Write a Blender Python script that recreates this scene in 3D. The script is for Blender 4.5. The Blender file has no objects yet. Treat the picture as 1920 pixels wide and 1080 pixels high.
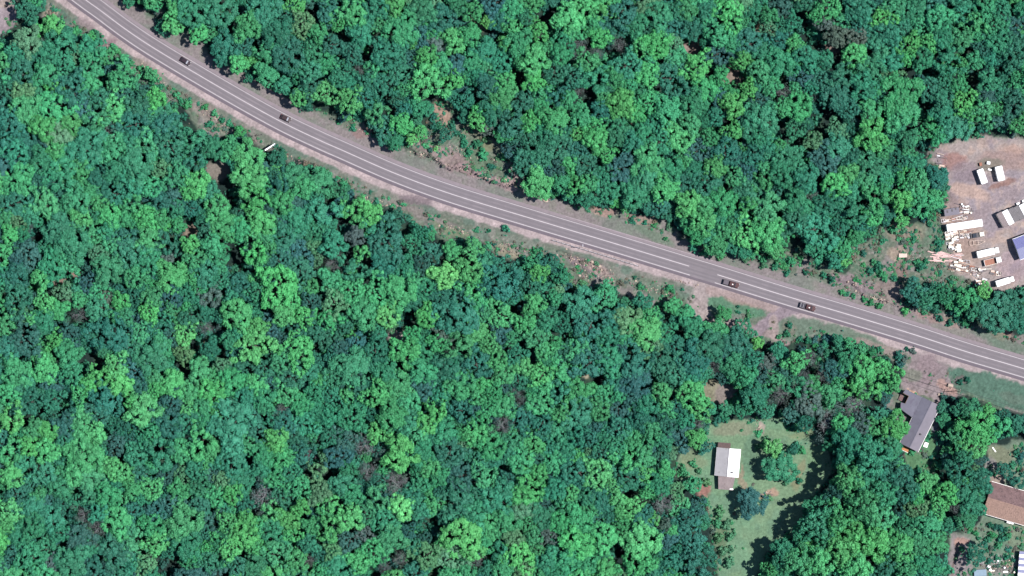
import bpy, math, random
import numpy as np
from mathutils import Vector
R = math.radians
scn = bpy.context.scene
# ---------------------------------------------------------------- camera, sky, sun, exposure
SC = 0.2          # metres per photo pixel on the ground
CH = 1000.0       # camera height
cam = bpy.data.cameras.new('camera'); co = bpy.data.objects.new('camera', cam)
scn.collection.objects.link(co); scn.camera = co
co.location = (0, 0, CH); cam.sensor_width = 36; cam.lens = 36 * CH / (1920 * SC)
cam.clip_start = 1; cam.clip_end = 20000
SUN_EL, SUN_TO = R(60), Vector((0.997, 0.06))
SUN_TO.normalize()
w = bpy.data.worlds.new('World'); scn.world = w; w.use_nodes = True
nt = w.node_tree
sky = nt.nodes.new('ShaderNodeTexSky'); sky.sky_type = 'NISHITA'; sky.sun_disc = False
sky.sun_elevation = SUN_EL; sky.sun_rotation = math.atan2(SUN_TO.x, SUN_TO.y)
sky.ozone_density = 4.0; sky.air_density = 1.3; sky.dust_density = 0.3
nt.links.new(sky.outputs[0], nt.nodes['Background'].inputs[0])
nt.nodes['Background'].inputs[1].default_value = 0.07
sl = bpy.data.lights.new('sun', 'SUN'); sl.energy = 5.0; sl.angle = R(0.6); sl.color = (1, 0.965, 0.93)
so = bpy.data.objects.new('sun', sl); scn.collection.objects.link(so)
dv = Vector((SUN_TO.x * math.cos(SUN_EL), SUN_TO.y * math.cos(SUN_EL), math.sin(SUN_EL)))
so.rotation_euler = dv.to_track_quat('Z', 'Y').to_euler(); so.location = dv * 300
scn.view_settings.view_transform = 'Standard'; scn.view_settings.look = 'None'
scn.view_settings.exposure = 0.82; scn.view_settings.gamma = 1
K = 2.58          # sunlit radiance per unit albedo after exposure
def lin(c):
    c = c / 255.0
    return c / 12.92 if c < 0.04045 else ((c + 0.055) / 1.055) ** 2.4
def look(r, g, b, m=1.0):
    return (min(.9, lin(r) / K * m / .98), min(.9, lin(g) / K * m), min(.9, lin(b) / K * m / 1.04))
rnd = random.Random(7)
# ---------------------------------------------------------------- helpers
def W(px, py, h=0.0):
    k = (CH - h) / CH
    return ((px - 960) * SC * k, (540 - py) * SC * k)
def link(o, parent=None):
    scn.collection.objects.link(o)
    if parent: o.parent = parent
    return o
def tag(o, label=None, cat=None, group=None, kind=None):
    if label: o['label'] = label
    if cat: o['category'] = cat
    if group: o['group'] = group
    if kind: o['kind'] = kind
    return o
def thing(name, label, cat, x, y, rz=0.0, group=None, z=0.0):
    o = link(bpy.data.objects.new(name, None)); o.empty_display_size = .5
    o.location = (x, y, z); o.rotation_euler = (0, 0, rz)
    return tag(o, label, cat, group)
def ang(dx, dy): return math.atan2(-dy, dx)      # direction in the photo -> rotation
class MB:
    def __init__(s): s.v = []; s.f = []
    def add(s, vs, fs):
        n = len(s.v); s.v += [tuple(v) for v in vs]; s.f += [tuple(i + n for i in f) for f in fs]; return s
    def box(s, cx, cy, cz, sx, sy, sz, rz=0, tx=1, ty=1, roll=0):
        c, n = math.cos(rz), math.sin(rz); vs = []
        for k in (-1, 1):
            for (a, b) in ((-1, -1), (1, -1), (1, 1), (-1, 1)):
                x = a * sx / 2 * (tx if k > 0 else 1); y = b * sy / 2 * (ty if k > 0 else 1); z = k * sz / 2
                y, z = y * math.cos(roll) - z * math.sin(roll), y * math.sin(roll) + z * math.cos(roll)
                vs.append((cx + x * c - y * n, cy + x * n + y * c, cz + z))
        return s.add(vs, [(3, 2, 1, 0), (4, 5, 6, 7), (0, 1, 5, 4), (1, 2, 6, 5), (2, 3, 7, 6), (3, 0, 4, 7)])
    def prism(s, pts, z0, z1):
        n = len(pts)
        a = sum(pts[i][0] * pts[(i + 1) % n][1] - pts[(i + 1) % n][0] * pts[i][1] for i in range(n))
        if a < 0: pts = pts[::-1]
        return s.add([(x, y, z0) for x, y in pts] + [(x, y, z1) for x, y in pts],
                     [tuple(range(n - 1, -1, -1)), tuple(range(n, 2 * n))] + [(i, (i + 1) % n, n + (i + 1) % n, n + i) for i in range(n)])
    def side(s, prof, y0, y1, inset=0):           # profile in x,z pulled along y
        n = len(prof)
        a = sum(prof[i][0] * prof[(i + 1) % n][1] - prof[(i + 1) % n][0] * prof[i][1] for i in range(n))
        if a < 0: prof = prof[::-1]
        return s.add([(x, y0, z) for x, z in prof] + [(x, y1, z) for x, z in prof],
                     [tuple(range(n)), tuple(range(2 * n - 1, n - 1, -1))] + [(n + i, n + (i + 1) % n, (i + 1) % n, i) for i in range(n)])
    def tube(s, p, q, r0, r1=None, n=8):
        r1 = r0 if r1 is None else r1
        p, q = Vector(p), Vector(q); d = (q - p).normalized()
        u = d.orthogonal().normalized(); v = d.cross(u); vs = []
        for c, r in ((p, r0), (q, r1)):
            for i in range(n):
                t = 2 * math.pi * i / n; vs.append(c + u * math.cos(t) * r + v * math.sin(t) * r)
        return s.add(vs, [tuple(range(n - 1, -1, -1)), tuple(range(n, 2 * n))] + [(i, (i + 1) % n, n + (i + 1) % n, n + i) for i in range(n)])
    def mesh(s, name, mat):
        m = bpy.data.meshes.new(name); m.from_pydata(s.v, [], s.f); m.update()
        if mat: m.materials.append(mat)
        return m
    def build(s, name, mat, parent=None, bevel=0):
        o = link(bpy.data.objects.new(name, s.mesh(name, mat)), parent)
        if bevel:
            b = o.modifiers.new('bevel', 'BEVEL'); b.width = bevel; b.segments = 2; b.limit_method = 'ANGLE'
        return o
# ---------------------------------------------------------------- materials
def mat(name, col, rough=.7, nscale=0, namt=.2, metal=0, bump=0, bscale=None, spots=None, wave=None):
    m = bpy.data.materials.new(name); m.use_nodes = True; t = m.node_tree; b = t.nodes['Principled BSDF']
    b.inputs['Roughness'].default_value = rough; b.inputs['Metallic'].default_value = metal
    b.inputs['Specular IOR Level'].default_value = .3
    src = None
    rgb = t.nodes.new('ShaderNodeRGB'); rgb.outputs[0].default_value = (*col, 1); src = rgb.outputs[0]
    tc = t.nodes.new('ShaderNodeTexCoord')
    if nscale:
        n = t.nodes.new('ShaderNodeTexNoise'); n.inputs['Scale'].default_value = nscale; n.inputs['Detail'].default_value = 6
        n.inputs['Roughness'].default_value = .65
        t.links.new(tc.outputs['Object'], n.inputs['Vector'])
        r = t.nodes.new('ShaderNodeMapRange'); r.inputs[1].default_value = .3; r.inputs[2].default_value = .7
        r.inputs[3].default_value = 1 - namt; r.inputs[4].default_value = 1 + namt; r.clamp = False
        t.links.new(n.outputs[0], r.inputs[0])
        mx = t.nodes.new('ShaderNodeVectorMath'); mx.operation = 'SCALE'
        t.links.new(src, mx.inputs[0]); t.links.new(r.outputs[0], mx.inputs['Scale']); src = mx.outputs[0]
    if spots:
        n = t.nodes.new('ShaderNodeTexNoise'); n.inputs['Scale'].default_value = spots[1]; n.inputs['Detail'].default_value = 5
        t.links.new(tc.outputs['Object'], n.inputs['Vector'])
        r = t.nodes.new('ShaderNodeMapRange'); r.inputs[1].default_value = spots[2]; r.inputs[2].default_value = spots[2] + .08
        t.links.new(n.outputs[0], r.inputs[0])
        mx = t.nodes.new('ShaderNodeMix'); mx.data_type = 'RGBA'; mx.inputs['B'].default_value = (*spots[0], 1)
        t.links.new(r.outputs[0], mx.inputs['Factor']); t.links.new(src, mx.inputs['A']); src = mx.outputs['Result']
    t.links.new(src, b.inputs['Base Color'])
    if bump:
        n = t.nodes.new('ShaderNodeTexNoise'); n.inputs['Scale'].default_value = bscale or 3; n.inputs['Detail'].default_value = 4
        t.links.new(tc.outputs['Object'], n.inputs['Vector'])
        bp = t.nodes.new('ShaderNodeBump'); bp.inputs['Strength'].default_value = 1; bp.inputs['Distance'].default_value = bump
        h = n.outputs[0]
        if wave:
            wv = t.nodes.new('ShaderNodeTexWave'); wv.bands_direction = wave[0]; wv.inputs['Scale'].default_value = wave[1]
            t.links.new(tc.outputs['Object'], wv.inputs['Vector']); h = wv.outputs['Fac']
        t.links.new(h, bp.inputs['Height']); t.links.new(bp.outputs[0], b.inputs['Normal'])
    return m
M = {}
M['bark'] = mat('bark', (.06, .055, .05), .9, 2, .3)
M['greybark'] = mat('grey_bark', (.13, .135, .14), .9, 2, .3)
M['white'] = mat('white_paint', (.8, .79, .76), .5, .8, .08, spots=((.5, .42, .36), 1.2, .66))
M['cream'] = mat('cream_paint', (.68, .62, .52), .5, .7, .15, spots=((.3, .2, .15), 1.5, .6))
M['greyroof'] = mat('grey_sheet', look(150, 145, 150), .6, .5, .12, bump=.03, wave=('Y', 3))
M['pinkroof'] = mat('pink_grey_sheet', look(180, 165, 168), .6, .6, .15, bump=.03, wave=('Y', 3), spots=(look(150, 130, 130), 1.4, .6))
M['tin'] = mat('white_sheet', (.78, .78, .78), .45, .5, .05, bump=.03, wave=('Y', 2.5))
M['tinshade'] = mat('shaded_white_sheet', look(204, 202, 210), .5, .4, .1, bump=.03, wave=('Y', 2.5), spots=(look(185, 180, 184), .9, .62))  # white sheet with the shaded slope's grey put into its colour, random patches
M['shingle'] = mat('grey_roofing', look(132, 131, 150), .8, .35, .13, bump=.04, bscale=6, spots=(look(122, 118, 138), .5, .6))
M['shinglelight'] = mat('light_grey_roofing', look(152, 147, 162), .8, .35, .1, bump=.04, bscale=6)  # grey roofing brightened in colour for the sunlit slope; also roofs the cabin
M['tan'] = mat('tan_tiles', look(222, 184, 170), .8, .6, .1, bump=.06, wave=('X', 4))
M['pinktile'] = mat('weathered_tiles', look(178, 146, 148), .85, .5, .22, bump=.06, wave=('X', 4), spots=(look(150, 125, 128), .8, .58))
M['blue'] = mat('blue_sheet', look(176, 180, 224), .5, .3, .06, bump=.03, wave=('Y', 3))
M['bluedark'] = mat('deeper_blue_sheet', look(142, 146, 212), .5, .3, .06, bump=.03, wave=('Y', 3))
M['wall'] = mat('brown_wall', (.11, .07, .05), .8, 1, .2)
M['wallwhite'] = mat('pale_wall', (.62, .58, .52), .8, 1, .1)
M['glass'] = mat('dark_glass', (.03, .035, .045), .12)
M['paleglass'] = mat('pale_glass', (.22, .22, .25), .2)
M['load'] = mat('grey_load', look(122, 114, 126), .8, 2, .1)
M['tyre'] = mat('tyre_rubber', (.02, .02, .02), .9)
M['rim'] = mat('rim_metal', (.3, .3, .32), .4, metal=.6)
M['carblack'] = mat('dark_plum_paint', (.025, .016, .022), .3)
M['carbrown'] = mat('dark_brown_paint', (.030, .018, .020), .35)
M['maroon'] = mat('maroon_paint', (.035, .005, .008), .6)
M['steel'] = mat('grey_steel', (.35, .34, .36), .55, 2, .15, metal=.3)
M['darkmetal'] = mat('dark_metal', (.05, .045, .05), .6, 2, .2)
M['rust'] = mat('rusty_metal', (.22, .10, .07), .8, 2, .35)
M['porchtop'] = mat('brown_sheet', look(128, 108, 108), .8, 1, .2, bump=.03, wave=('Y', 3))
M['timber'] = mat('weathered_timber', (.42, .33, .28), .85, 3, .25)
M['pinkpipe'] = mat('pinkish_pipe', (.50, .34, .32), .7, 2, .25)
M['cable'] = mat('cable', (.03, .03, .03), .7)
M['pole'] = mat('pole_wood', (.16, .12, .10), .9, 3, .2)
M['orange'] = mat('orange_deck', look(225, 150, 95), .7, 1, .15)
M['rock'] = mat('pink_rock', look(165, 145, 145), .9, .8, .3, bump=.1, bscale=2, spots=(look(210, 190, 180), 1.1, .6))
M['rockwhite'] = mat('pale_rock', look(225, 205, 190), .9, 1, .2, bump=.08, bscale=2)
M['tarp'] = mat('pale_blue_tarp', look(150, 180, 205), .5, 1, .1)
M['lightred'] = mat('tail_lamp', (.3, .01, .01), .3)
M['lamp'] = mat('lamp_glass', (.7, .7, .7), .2)
M['line'] = mat('road_paint', look(224, 216, 224), .6, .6, .12, spots=((.35, .31, .33), 2.5, .68))
def foliage_mat(name):
    m = bpy.data.materials.new(name); m.use_nodes = True; t = m.node_tree; b = t.nodes['Principled BSDF']
    b.inputs['Roughness'].default_value = .6; b.inputs['Specular IOR Level'].default_value = .18
    a = t.nodes.new('ShaderNodeAttribute'); a.attribute_type = 'INSTANCER'; a.attribute_name = 'tint'
    l = t.nodes.new('ShaderNodeAttribute'); l.attribute_type = 'GEOMETRY'; l.attribute_name = 'leafvar'
    ma = t.nodes.new('ShaderNodeMath'); ma.operation = 'MULTIPLY_ADD'; ma.inputs[1].default_value = .56; ma.inputs[2].default_value = .74
    t.links.new(l.outputs['Fac'], ma.inputs[0])
    mx = t.nodes.new('ShaderNodeVectorMath'); mx.operation = 'SCALE'
    t.links.new(a.outputs['Vector'], mx.inputs[0]); t.links.new(ma.outputs[0], mx.inputs['Scale'])
    t.links.new(mx.outputs[0], b.inputs['Base Color'])
    tr = t.nodes.new('ShaderNodeBsdfTranslucent'); t.links.new(mx.outputs[0], tr.inputs[0])
    ms = t.nodes.new('ShaderNodeMixShader'); ms.inputs[0].default_value = .18
    t.links.new(b.outputs[0], ms.inputs[1]); t.links.new(tr.outputs[0], ms.inputs[2])
    t.links.new(ms.outputs[0], t.nodes['Material Output'].inputs[0])
    return m
M['leaf'] = foliage_mat('foliage')
# ---------------------------------------------------------------- noise and shapes on the plan
_lat = {}
def vnoise(x, y, s, seed=0):
    if seed not in _lat: _lat[seed] = np.random.RandomState(seed + 11).rand(256, 256)
    g = _lat[seed]; x = np.asarray(x, float) / s + 500; y = np.asarray(y, float) / s + 500
    xi = np.floor(x).astype(int); yi = np.floor(y).astype(int); fx = x - xi; fy = y - yi
    fx = fx * fx * (3 - 2 * fx); fy = fy * fy * (3 - 2 * fy)
    a = g[yi % 256, xi % 256]; b = g[yi % 256, (xi + 1) % 256]; c = g[(yi + 1) % 256, xi % 256]; d = g[(yi + 1) % 256, (xi + 1) % 256]
    return (a * (1 - fx) + b * fx) * (1 - fy) + (c * (1 - fx) + d * fx) * fy
def fbm(x, y, s, seed=0, o=4):
    t = 0; a = 1; n = 0
    for i in range(o): t = t + a * vnoise(x, y, s / 2 ** i, seed + i); n += a; a *= .55
    return t / n
def seglist_dist(x, y, pts):
    d = np.full(np.shape(x), 1e9)
    for (x0, y0), (x1, y1) in zip(pts[:-1], pts[1:]):
        dx, dy = x1 - x0, y1 - y0; L = dx * dx + dy * dy + 1e-9
        t = np.clip(((x - x0) * dx + (y - y0) * dy) / L, 0, 1)
        d = np.minimum(d, np.hypot(x - x0 - t * dx, y - y0 - t * dy))
    return d
def poly_sd(x, y, pts):                           # positive inside
    x = np.asarray(x, float); y = np.asarray(y, float)
    d = seglist_dist(x, y, pts + [pts[0]]); ins = np.zeros(x.shape, bool)
    for (x0, y0), (x1, y1) in zip(pts, pts[1:] + [pts[0]]):
        if y0 == y1: continue
        ins ^= ((y0 > y) != (y1 > y)) & (x < (x1 - x0) * (y - y0) / (y1 - y0) + x0)
    return np.where(ins, d, -d)
def catmull(P, n=14):
    out = []; P = [np.array(p, float) for p in P]
    Q = [2 * P[0] - P[1]] + P + [2 * P[-1] - P[-2]]
    for i in range(1, len(Q) - 2):
        a, b, c, d = Q[i - 1:i + 3]
        for k in range(n):
            t = k / n
            out.append(.5 * (2 * b + (c - a) * t + (2 * a - 5 * b + 4 * c - d) * t * t + (3 * b - a - 3 * c + d) * t ** 3))
    out.append(P[-1]); return [tuple(p) for p in out]
ROADP = [(20, -115), (120, -32), (161, 0), (187.5, 19), (240, 58), (300, 97.3), (422, 169.6), (524, 226.6), (600, 263.3), (640, 281), (743, 326), (850, 365),
         (1000, 410.8), (1150, 455.8), (1292, 499), (1345, 515), (1480, 557), (1600, 592.5), (1713, 627), (1814, 660), (1920, 691.5), (2060, 735), (2200, 778)]
ROAD = catmull(ROADP); RA = np.array(ROAD)
RT = np.gradient(RA, axis=0); RT /= np.linalg.norm(RT, axis=1)[:, None]
RN = np.stack([-RT[:, 1], RT[:, 0]], 1)           # towards the lower side of the photo
def road_off(o): return [tuple(p) for p in (RA + RN * o)]
def road_signed(x, y):
    d = seglist_dist(x, y, ROAD)
    yy = np.interp(x, RA[:, 0], RA[:, 1]); return np.where(np.asarray(y) > yy, d, -d)
# crown edges traced along the two sides of the road, clearings
NV = [(60, -90), (190, -12), (213, 6), (267, 16), (290, 40), (290, 63), (353, 76), (387, 76), (393, 110), (443, 143), (500, 163), (533, 187), (547, 203), (590, 208), (640, 224), (680, 226), (700, 262), (750, 288),
      (775, 270), (800, 243), (812, 210), (822, 192), (842, 192), (855, 222), (880, 245), (905, 262), (925, 255), (940, 280), (957, 305), (975, 327), (980, 358), (1007, 368), (1055, 372), (1083, 393), (1140, 396), (1187, 403), (1225, 410), (1262, 422),
      (1290, 452), (1340, 478), (1383, 492), (1440, 490), (1478, 470), (1500, 474), (1530, 492), (1567, 507), (1587, 514), (1600, 492), (1600, 465), (1640, 440), (1690, 425), (1735, 420), (1762, 400), (1778, 367), (1775, 317), (1740, 307),
      (1737, 283), (1780, 263), (1840, 253), (1920, 257), (2100, 250), (2100, 535), (1920, 537), (1880, 541), (1847, 532), (1800, 537), (1745, 530), (1700, 525), (1690, 560), (1697, 574), (1723, 580), (1780, 590), (1827, 612), (1880, 628), (1920, 630), (2100, 650)]
SV = [(40, -80), (90, 0), (75, 27), (120, 32), (140, 50), (157, 66), (187, 59), (200, 83), (233, 103), (256, 123), (262, 150), (300, 152), (312, 187), (348, 200), (362, 235), (400, 262), (437, 249), (447, 232), (473, 253), (493, 287),
      (520, 283), (567, 302), (617, 324), (660, 366), (707, 384), (750, 398), (773, 420), (807, 427), (838, 450), (900, 450), (913, 462), (937, 483), (973, 492), (1003, 472), (1040, 482), (1064, 507), (1070, 532), (1097, 540), (1140, 530), (1165, 553),
      (1190, 570), (1273, 592), (1340, 598), (1390, 622), (1425, 634), (1447, 645), (1467, 637), (1520, 635), (1560, 628), (1613, 640), (1650, 662), (1673, 676), (1697, 695), (1690, 725), (1668, 745), (1668, 770), (1690, 800), (1697, 847), (1700, 877), (1723, 887),
      (1750, 887), (1758, 847), (1755, 797), (1757, 750), (1790, 737), (1850, 760), (1920, 774), (2100, 820)]
P_NV = NV + ROAD[::-1]; P_SV = SV + ROAD[::-1]
P_H1 = [(1330, 790), (1407, 787), (1467, 783), (1480, 803), (1520, 807), (1543, 827), (1556, 860), (1563, 880), (1545, 905), (1520, 945), (1500, 985), (1480, 1003), (1443, 1032), (1420, 1075), (1405, 1120), (1343, 1120), (1345, 1060), (1330, 987), (1330, 947), (1300, 920), (1276, 905), (1266, 870), (1278, 843), (1310, 850), (1325, 830)]
P_RY = [(1853, 830), (1920, 827), (2100, 830), (2100, 1160), (1770, 1160), (1783, 1060), (1782, 1000), (1805, 998), (1838, 985), (1850, 960), (1847, 917), (1850, 880)]
P_TL = [(-90, -60), (20, -60), (27, 0), (24, 22), (28, 42), (18, 55), (-20, 78), (-90, 80)]
OPEN = [P_NV, P_SV, P_H1, P_RY, P_TL]
def open_sd(x, y):
    d = poly_sd(x, y, OPEN[0])
    for p in OPEN[1:]: d = np.maximum(d, poly_sd(x, y, p))
    return d
# small bare patches and openings inside the forest: x, y, radius, colour
BARE = [(747, 628, 11, (190, 165, 165)), (1190, 247, 13, (185, 140, 125)), (905, 42, 13, (160, 160, 120)), (1300, 88, 14, (165, 130, 120)), (1437, 55, 14, (170, 150, 110)), (1375, 138, 12, (160, 130, 115)),
        (357, 430, 11, (150, 125, 105)), (143, 515, 10, (165, 125, 110)), (112, 527, 9, (160, 120, 105)), (410, 322, 16, (140, 125, 115)), (1332, 735, 18, (150, 145, 110)), (1362, 740, 16, (150, 130, 125)),
        (1565, 90, 11, (150, 120, 110)), (1640, 225, 9, (140, 125, 130)), (1100, 705, 6, (160, 150, 120)), (385, 645, 10, (120, 120, 90)), (1275, 5, 12, (150, 135, 130)),
        (590, 850, 9, (100, 85, 100)), (1318, 915, 15, (165, 110, 105)), (905, 1035, 12, (120, 100, 110)), (200, 478, 7, (150, 160, 160)), (700, 10, 7, (120, 120, 120)), (1275, 735, 8, (110, 110, 110))]
GAPS = [(692, 100, 12), (850, 60, 10), (1030, 35, 13), (1495, 40, 16), (1515, 60, 12), (1620, 50, 14), (1660, 70, 12), (1545, 60, 10), (1830, 130, 14), (1700, 145, 12), (1735, 205, 14), (1540, 235, 14), (1720, 245, 10), (1340, 245, 11), (1470, 235, 12), (1580, 10, 10),
        (440, 490, 14), (70, 440, 10), (340, 485, 10), (225, 520, 10), (773, 608, 11), (773, 445, 9), (560, 415, 9), (1060, 600, 14), (1055, 620, 12), (955, 655, 10), (1270, 645, 9), (700, 560, 9), (1000, 675, 8), (70, 780, 12), (430, 10, 10), (820, 1000, 10), (1160, 1040, 12),
        (318, 1065, 8), (130, 965, 8), (5, 55, 20), (595, 505, 9), (345, 685, 8), (430, 380, 9), (160, 670, 12), (1545, 670, 8), (1425, 730, 9)]
# ---------------------------------------------------------------- ground
def axis(lo, hi, st):
    core = np.arange(lo, hi + st / 2, st); k = np.array([6, 25, 80, 250, 700, 2000, 5000.])
    return np.concatenate([lo - k[::-1], core, hi + k])
gx = axis(-232, 232, .44); gy = axis(-142, 142, .44)
X, Y = np.meshgrid(gx, gy); PX = X / SC + 960; PY = 540 - Y / SC
wx = PX + (fbm(PX, PY, 28, 1) - .5) * 22 + (vnoise(PX, PY, 4, 5) - .5) * 4
wy = PY + (fbm(PX, PY, 28, 2) - .5) * 22 + (vnoise(PX, PY, 4, 6) - .5) * 4
SD_OPEN = open_sd(wx, wy); RS = road_signed(PX, PY)
N1 = fbm(PX, PY, 60, 20); N2 = fbm(PX, PY, 14, 30); N3 = vnoise(PX, PY, 3.2, 40); N4 = fbm(PX, PY, 26, 50)
def sm(v, a, b):
    t = np.clip((v - a) / (b - a), 0, 1); return t * t * (3 - 2 * t)
COL = np.zeros(X.shape + (3,)); COL[:] = look(44, 64, 62)
HR = np.array([SD_OPEN * 0])[0]
def blend(mask, c, m=1.0):
    global COL
    c = np.array(c, float); c = c * .8 + c.mean() * .2; c = c * 1.09 + [0, 2, 2]
    COL = COL * (1 - mask[..., None]) + np.array(look(*c, m)) * mask[..., None]
blend(sm(N2, .5, .6) * .7, (56, 84, 66))
grass = (92, 128, 106); mauve = (144, 133, 136); dryg = (135, 128, 118)
op = sm(SD_OPEN, -3, 3)
blend(op, (112, 126, 110)); blend(op * sm(N4, .48, .62) * .8, mauve); blend(op * sm(N2, .52, .62) * .7, (88, 122, 98)); blend(op * sm(N1 * .4 + N3 * .6, .62, .75) * .4, (165, 150, 145))
ar = np.abs(RS)
# north side: broad gravelly verge
nv = (RS < 0) & (ar < 120)
vw = 46 + (N4 - .5) * 26
blend(np.where(nv, sm(vw - ar, -6, 8), 0), (145, 133, 136)); blend(np.where(nv, sm(vw - ar, -6, 8) * sm(N2, .5, .62) * .5, 0), (126, 128, 116)); blend(np.where(nv, sm(vw + 12 - ar, -6, 8) * sm(N1, .55, .7) * .5, 0), (112, 130, 116))
sv = (RS > 0) & (ar < 120)
blend(np.where(sv, sm(44 + (N4 - .5) * 14 - ar, -6, 6) * .6, 0), (126, 126, 120)); blend(np.where(sv, sm(66 - ar, -6, 6) * sm(N4, .47, .58) * .75, 0), (98, 128, 112)); blend(np.where(sv, sm(60 - ar, -6, 6) * sm(N2, .52, .6) * .55, 0), (150, 136, 136))
blend(np.where(RS > 0, sm(34.5 + (N2 - .5) * 6 - ar, -1.5, 1.5), 0), (180, 160, 164)); blend(np.where(RS > 0, sm(31 - ar, -2, 2) * sm(N2, .5, .6) * .35, 0), (205, 180, 184))
# places by polygon
def area(pts, c, s=1.0, e=4, m=1.0, n=None):
    k = sm(poly_sd(wx, wy, pts), -e, e) * s
    if n is not None: k = k * n
    blend(k, c, m)
def spot(x, y, rx, ry, c, s=1.0, rot=0, m=1.0):
    dx = wx - x; dy = wy - y; a = R(rot); u = dx * math.cos(a) + dy * math.sin(a); v = -dx * math.sin(a) + dy * math.cos(a)
    blend(sm(1.25 - np.hypot(u / rx, v / ry), 0, .5) * s, c, m)
def path(pts, wd, c, s=1.0, e=2.0): blend(sm(wd - seglist_dist(wx * .35 + PX * .65, wy * .35 + PY * .65, pts), -e, e) * s, c)
for x, y, r, c in BARE: spot(x, y, r * 1.5, r * 1.3, tuple(.65 * q + .35 * sum(c) / 3 for q in c))
# first clearing with the white house
area(P_H1, (114, 158, 122), 1, 5); blend(sm(poly_sd(wx, wy, P_H1), -4, 4) * sm(N1, .42, .62) * .6, (126, 154, 118)); blend(sm(poly_sd(wx, wy, P_H1), -4, 4) * sm(N4, .55, .65) * .5, (106, 146, 120))
spot(1375, 803, 34, 12, (146, 138, 118), .6); spot(1300, 862, 26, 14, (140, 142, 110), .5, 20); spot(1408, 850, 14, 40, (96, 134, 108), .7); spot(1441, 925, 20, 9, (190, 145, 130), .8, -10); spot(1392, 895, 5, 26, (160, 140, 120), .8)
spot(1424, 806, 7, 13, (190, 165, 160), .8); spot(1497, 890, 10, 34, (150, 138, 105), .6, 20); spot(1318, 920, 15, 16, (170, 112, 106), .9); spot(1350, 1010, 14, 40, (104, 122, 92), .7); spot(1530, 860, 14, 30, (116, 158, 112), .6)
spot(1500, 815, 26, 9, (140, 148, 108), .6)
# yard of the scrap merchant
YARD = [(1745, 300), (1760, 272), (1800, 262), (1850, 258), (1940, 262), (2100, 262), (2100, 545), (1900, 545), (1860, 542), (1825, 530), (1790, 512), (1765, 480), (1772, 440), (1768, 400), (1785, 370), (1782, 345), (1770, 320)]
area(YARD, (172, 155, 155), 1, 5); kk = sm(poly_sd(wx, wy, YARD), -4, 4)
blend(kk * sm(N4, .5, .62) * .6, (178, 150, 142)); blend(kk * sm(N1, .5, .6) * .5, (142, 128, 150)); blend(kk * sm(N2, .56, .66) * .4, (198, 168, 155))
spot(1895, 300, 60, 22, (164, 132, 130), .7); spot(1785, 300, 26, 16, (165, 112, 108), .7); spot(1812, 318, 28, 18, (148, 128, 140), .7); spot(1900, 280, 26, 6, (196, 158, 145), .5, 10); spot(1858, 308, 26, 12, (128, 122, 112), .8); spot(1878, 345, 24, 8, (150, 108, 100), .8, -15)
spot(1822, 358, 40, 14, (196, 162, 150), .8, 20); spot(1800, 470, 34, 46, (176, 150, 140), .7, -20); spot(1800, 425, 30, 60, (160, 125, 112), .4, -12); spot(1900, 500, 30, 30, (165, 140, 155), .6)
# scrub between yard and road
spot(1700, 440, 34, 18, (150, 138, 122), .8); spot(1682, 475, 20, 12, (170, 148, 132), .8); spot(1690, 505, 14, 20, (148, 118, 116), .8); spot(1600, 532, 46, 13, (148, 126, 136), .85, 14); spot(1665, 545, 34, 18, (150, 128, 128), .8, 20); spot(1760, 450, 20, 44, (96, 130, 104), .7, -20)
spot(1800, 530, 30, 12, (110, 132, 114), .7, 20); spot(1755, 600, 44, 8, (165, 132, 128), .7, 18); spot(1875, 625, 22, 8, (170, 132, 120), .8, 10); spot(1880, 640, 60, 12, (98, 130, 108), .6, 16)
# banks above the road
spot(829, 212, 17, 24, (170, 138, 124), 1, -30); spot(880, 245, 34, 10, (128, 134, 112), .8, 20); spot(908, 268, 16, 12, (128, 130, 100), .8, 20); spot(900, 300, 46, 16, (102, 130, 104), .85, 25); spot(830, 292, 60, 14, (160, 134, 136), .8, 20); spot(900, 330, 66, 9, (160, 132, 138), .85, 20)
spot(960, 345, 18, 12, (178, 150, 150), .8, 30); spot(680, 246, 18, 9, (150, 118, 118), .8); spot(1135, 398, 24, 8, (172, 138, 130), .9, 8); spot(1200, 412, 26, 9, (168, 138, 130), .8, 12); spot(1225, 440, 40, 9, (110, 132, 112), .8, 22)
# banks below the road
spot(1105, 500, 44, 12, (140, 120, 132), .9, 20); spot(1120, 505, 34, 9, (182, 158, 152), .8, 25); spot(985, 456, 60, 7, (120, 128, 118), .7, 18); spot(800, 405, 70, 7, (140, 128, 128), .8, 20); spot(850, 432, 40, 8, (125, 138, 110), .8, 20); spot(950, 475, 26, 9, (162, 150, 130), .8, 20)
spot(780, 376, 30, 9, (130, 112, 122), .8, 15); spot(390, 212, 34, 14, (148, 134, 130), .8, 30); spot(420, 240, 20, 12, (150, 138, 128), .7, 30); spot(275, 128, 30, 10, (150, 136, 128), .7, 30); spot(115, 30, 20, 9, (92, 122, 108), .9, 40); spot(200, 80, 14, 9, (150, 122, 132), .9)
spot(92, 22, 14, 8, (170, 150, 136), .8); area(P_TL, (158, 140, 152), .9, 4); spot(8, 5, 20, 10, (170, 150, 140), .7); spot(160, 45, 22, 7, (150, 128, 136), .7, 35)
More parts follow.
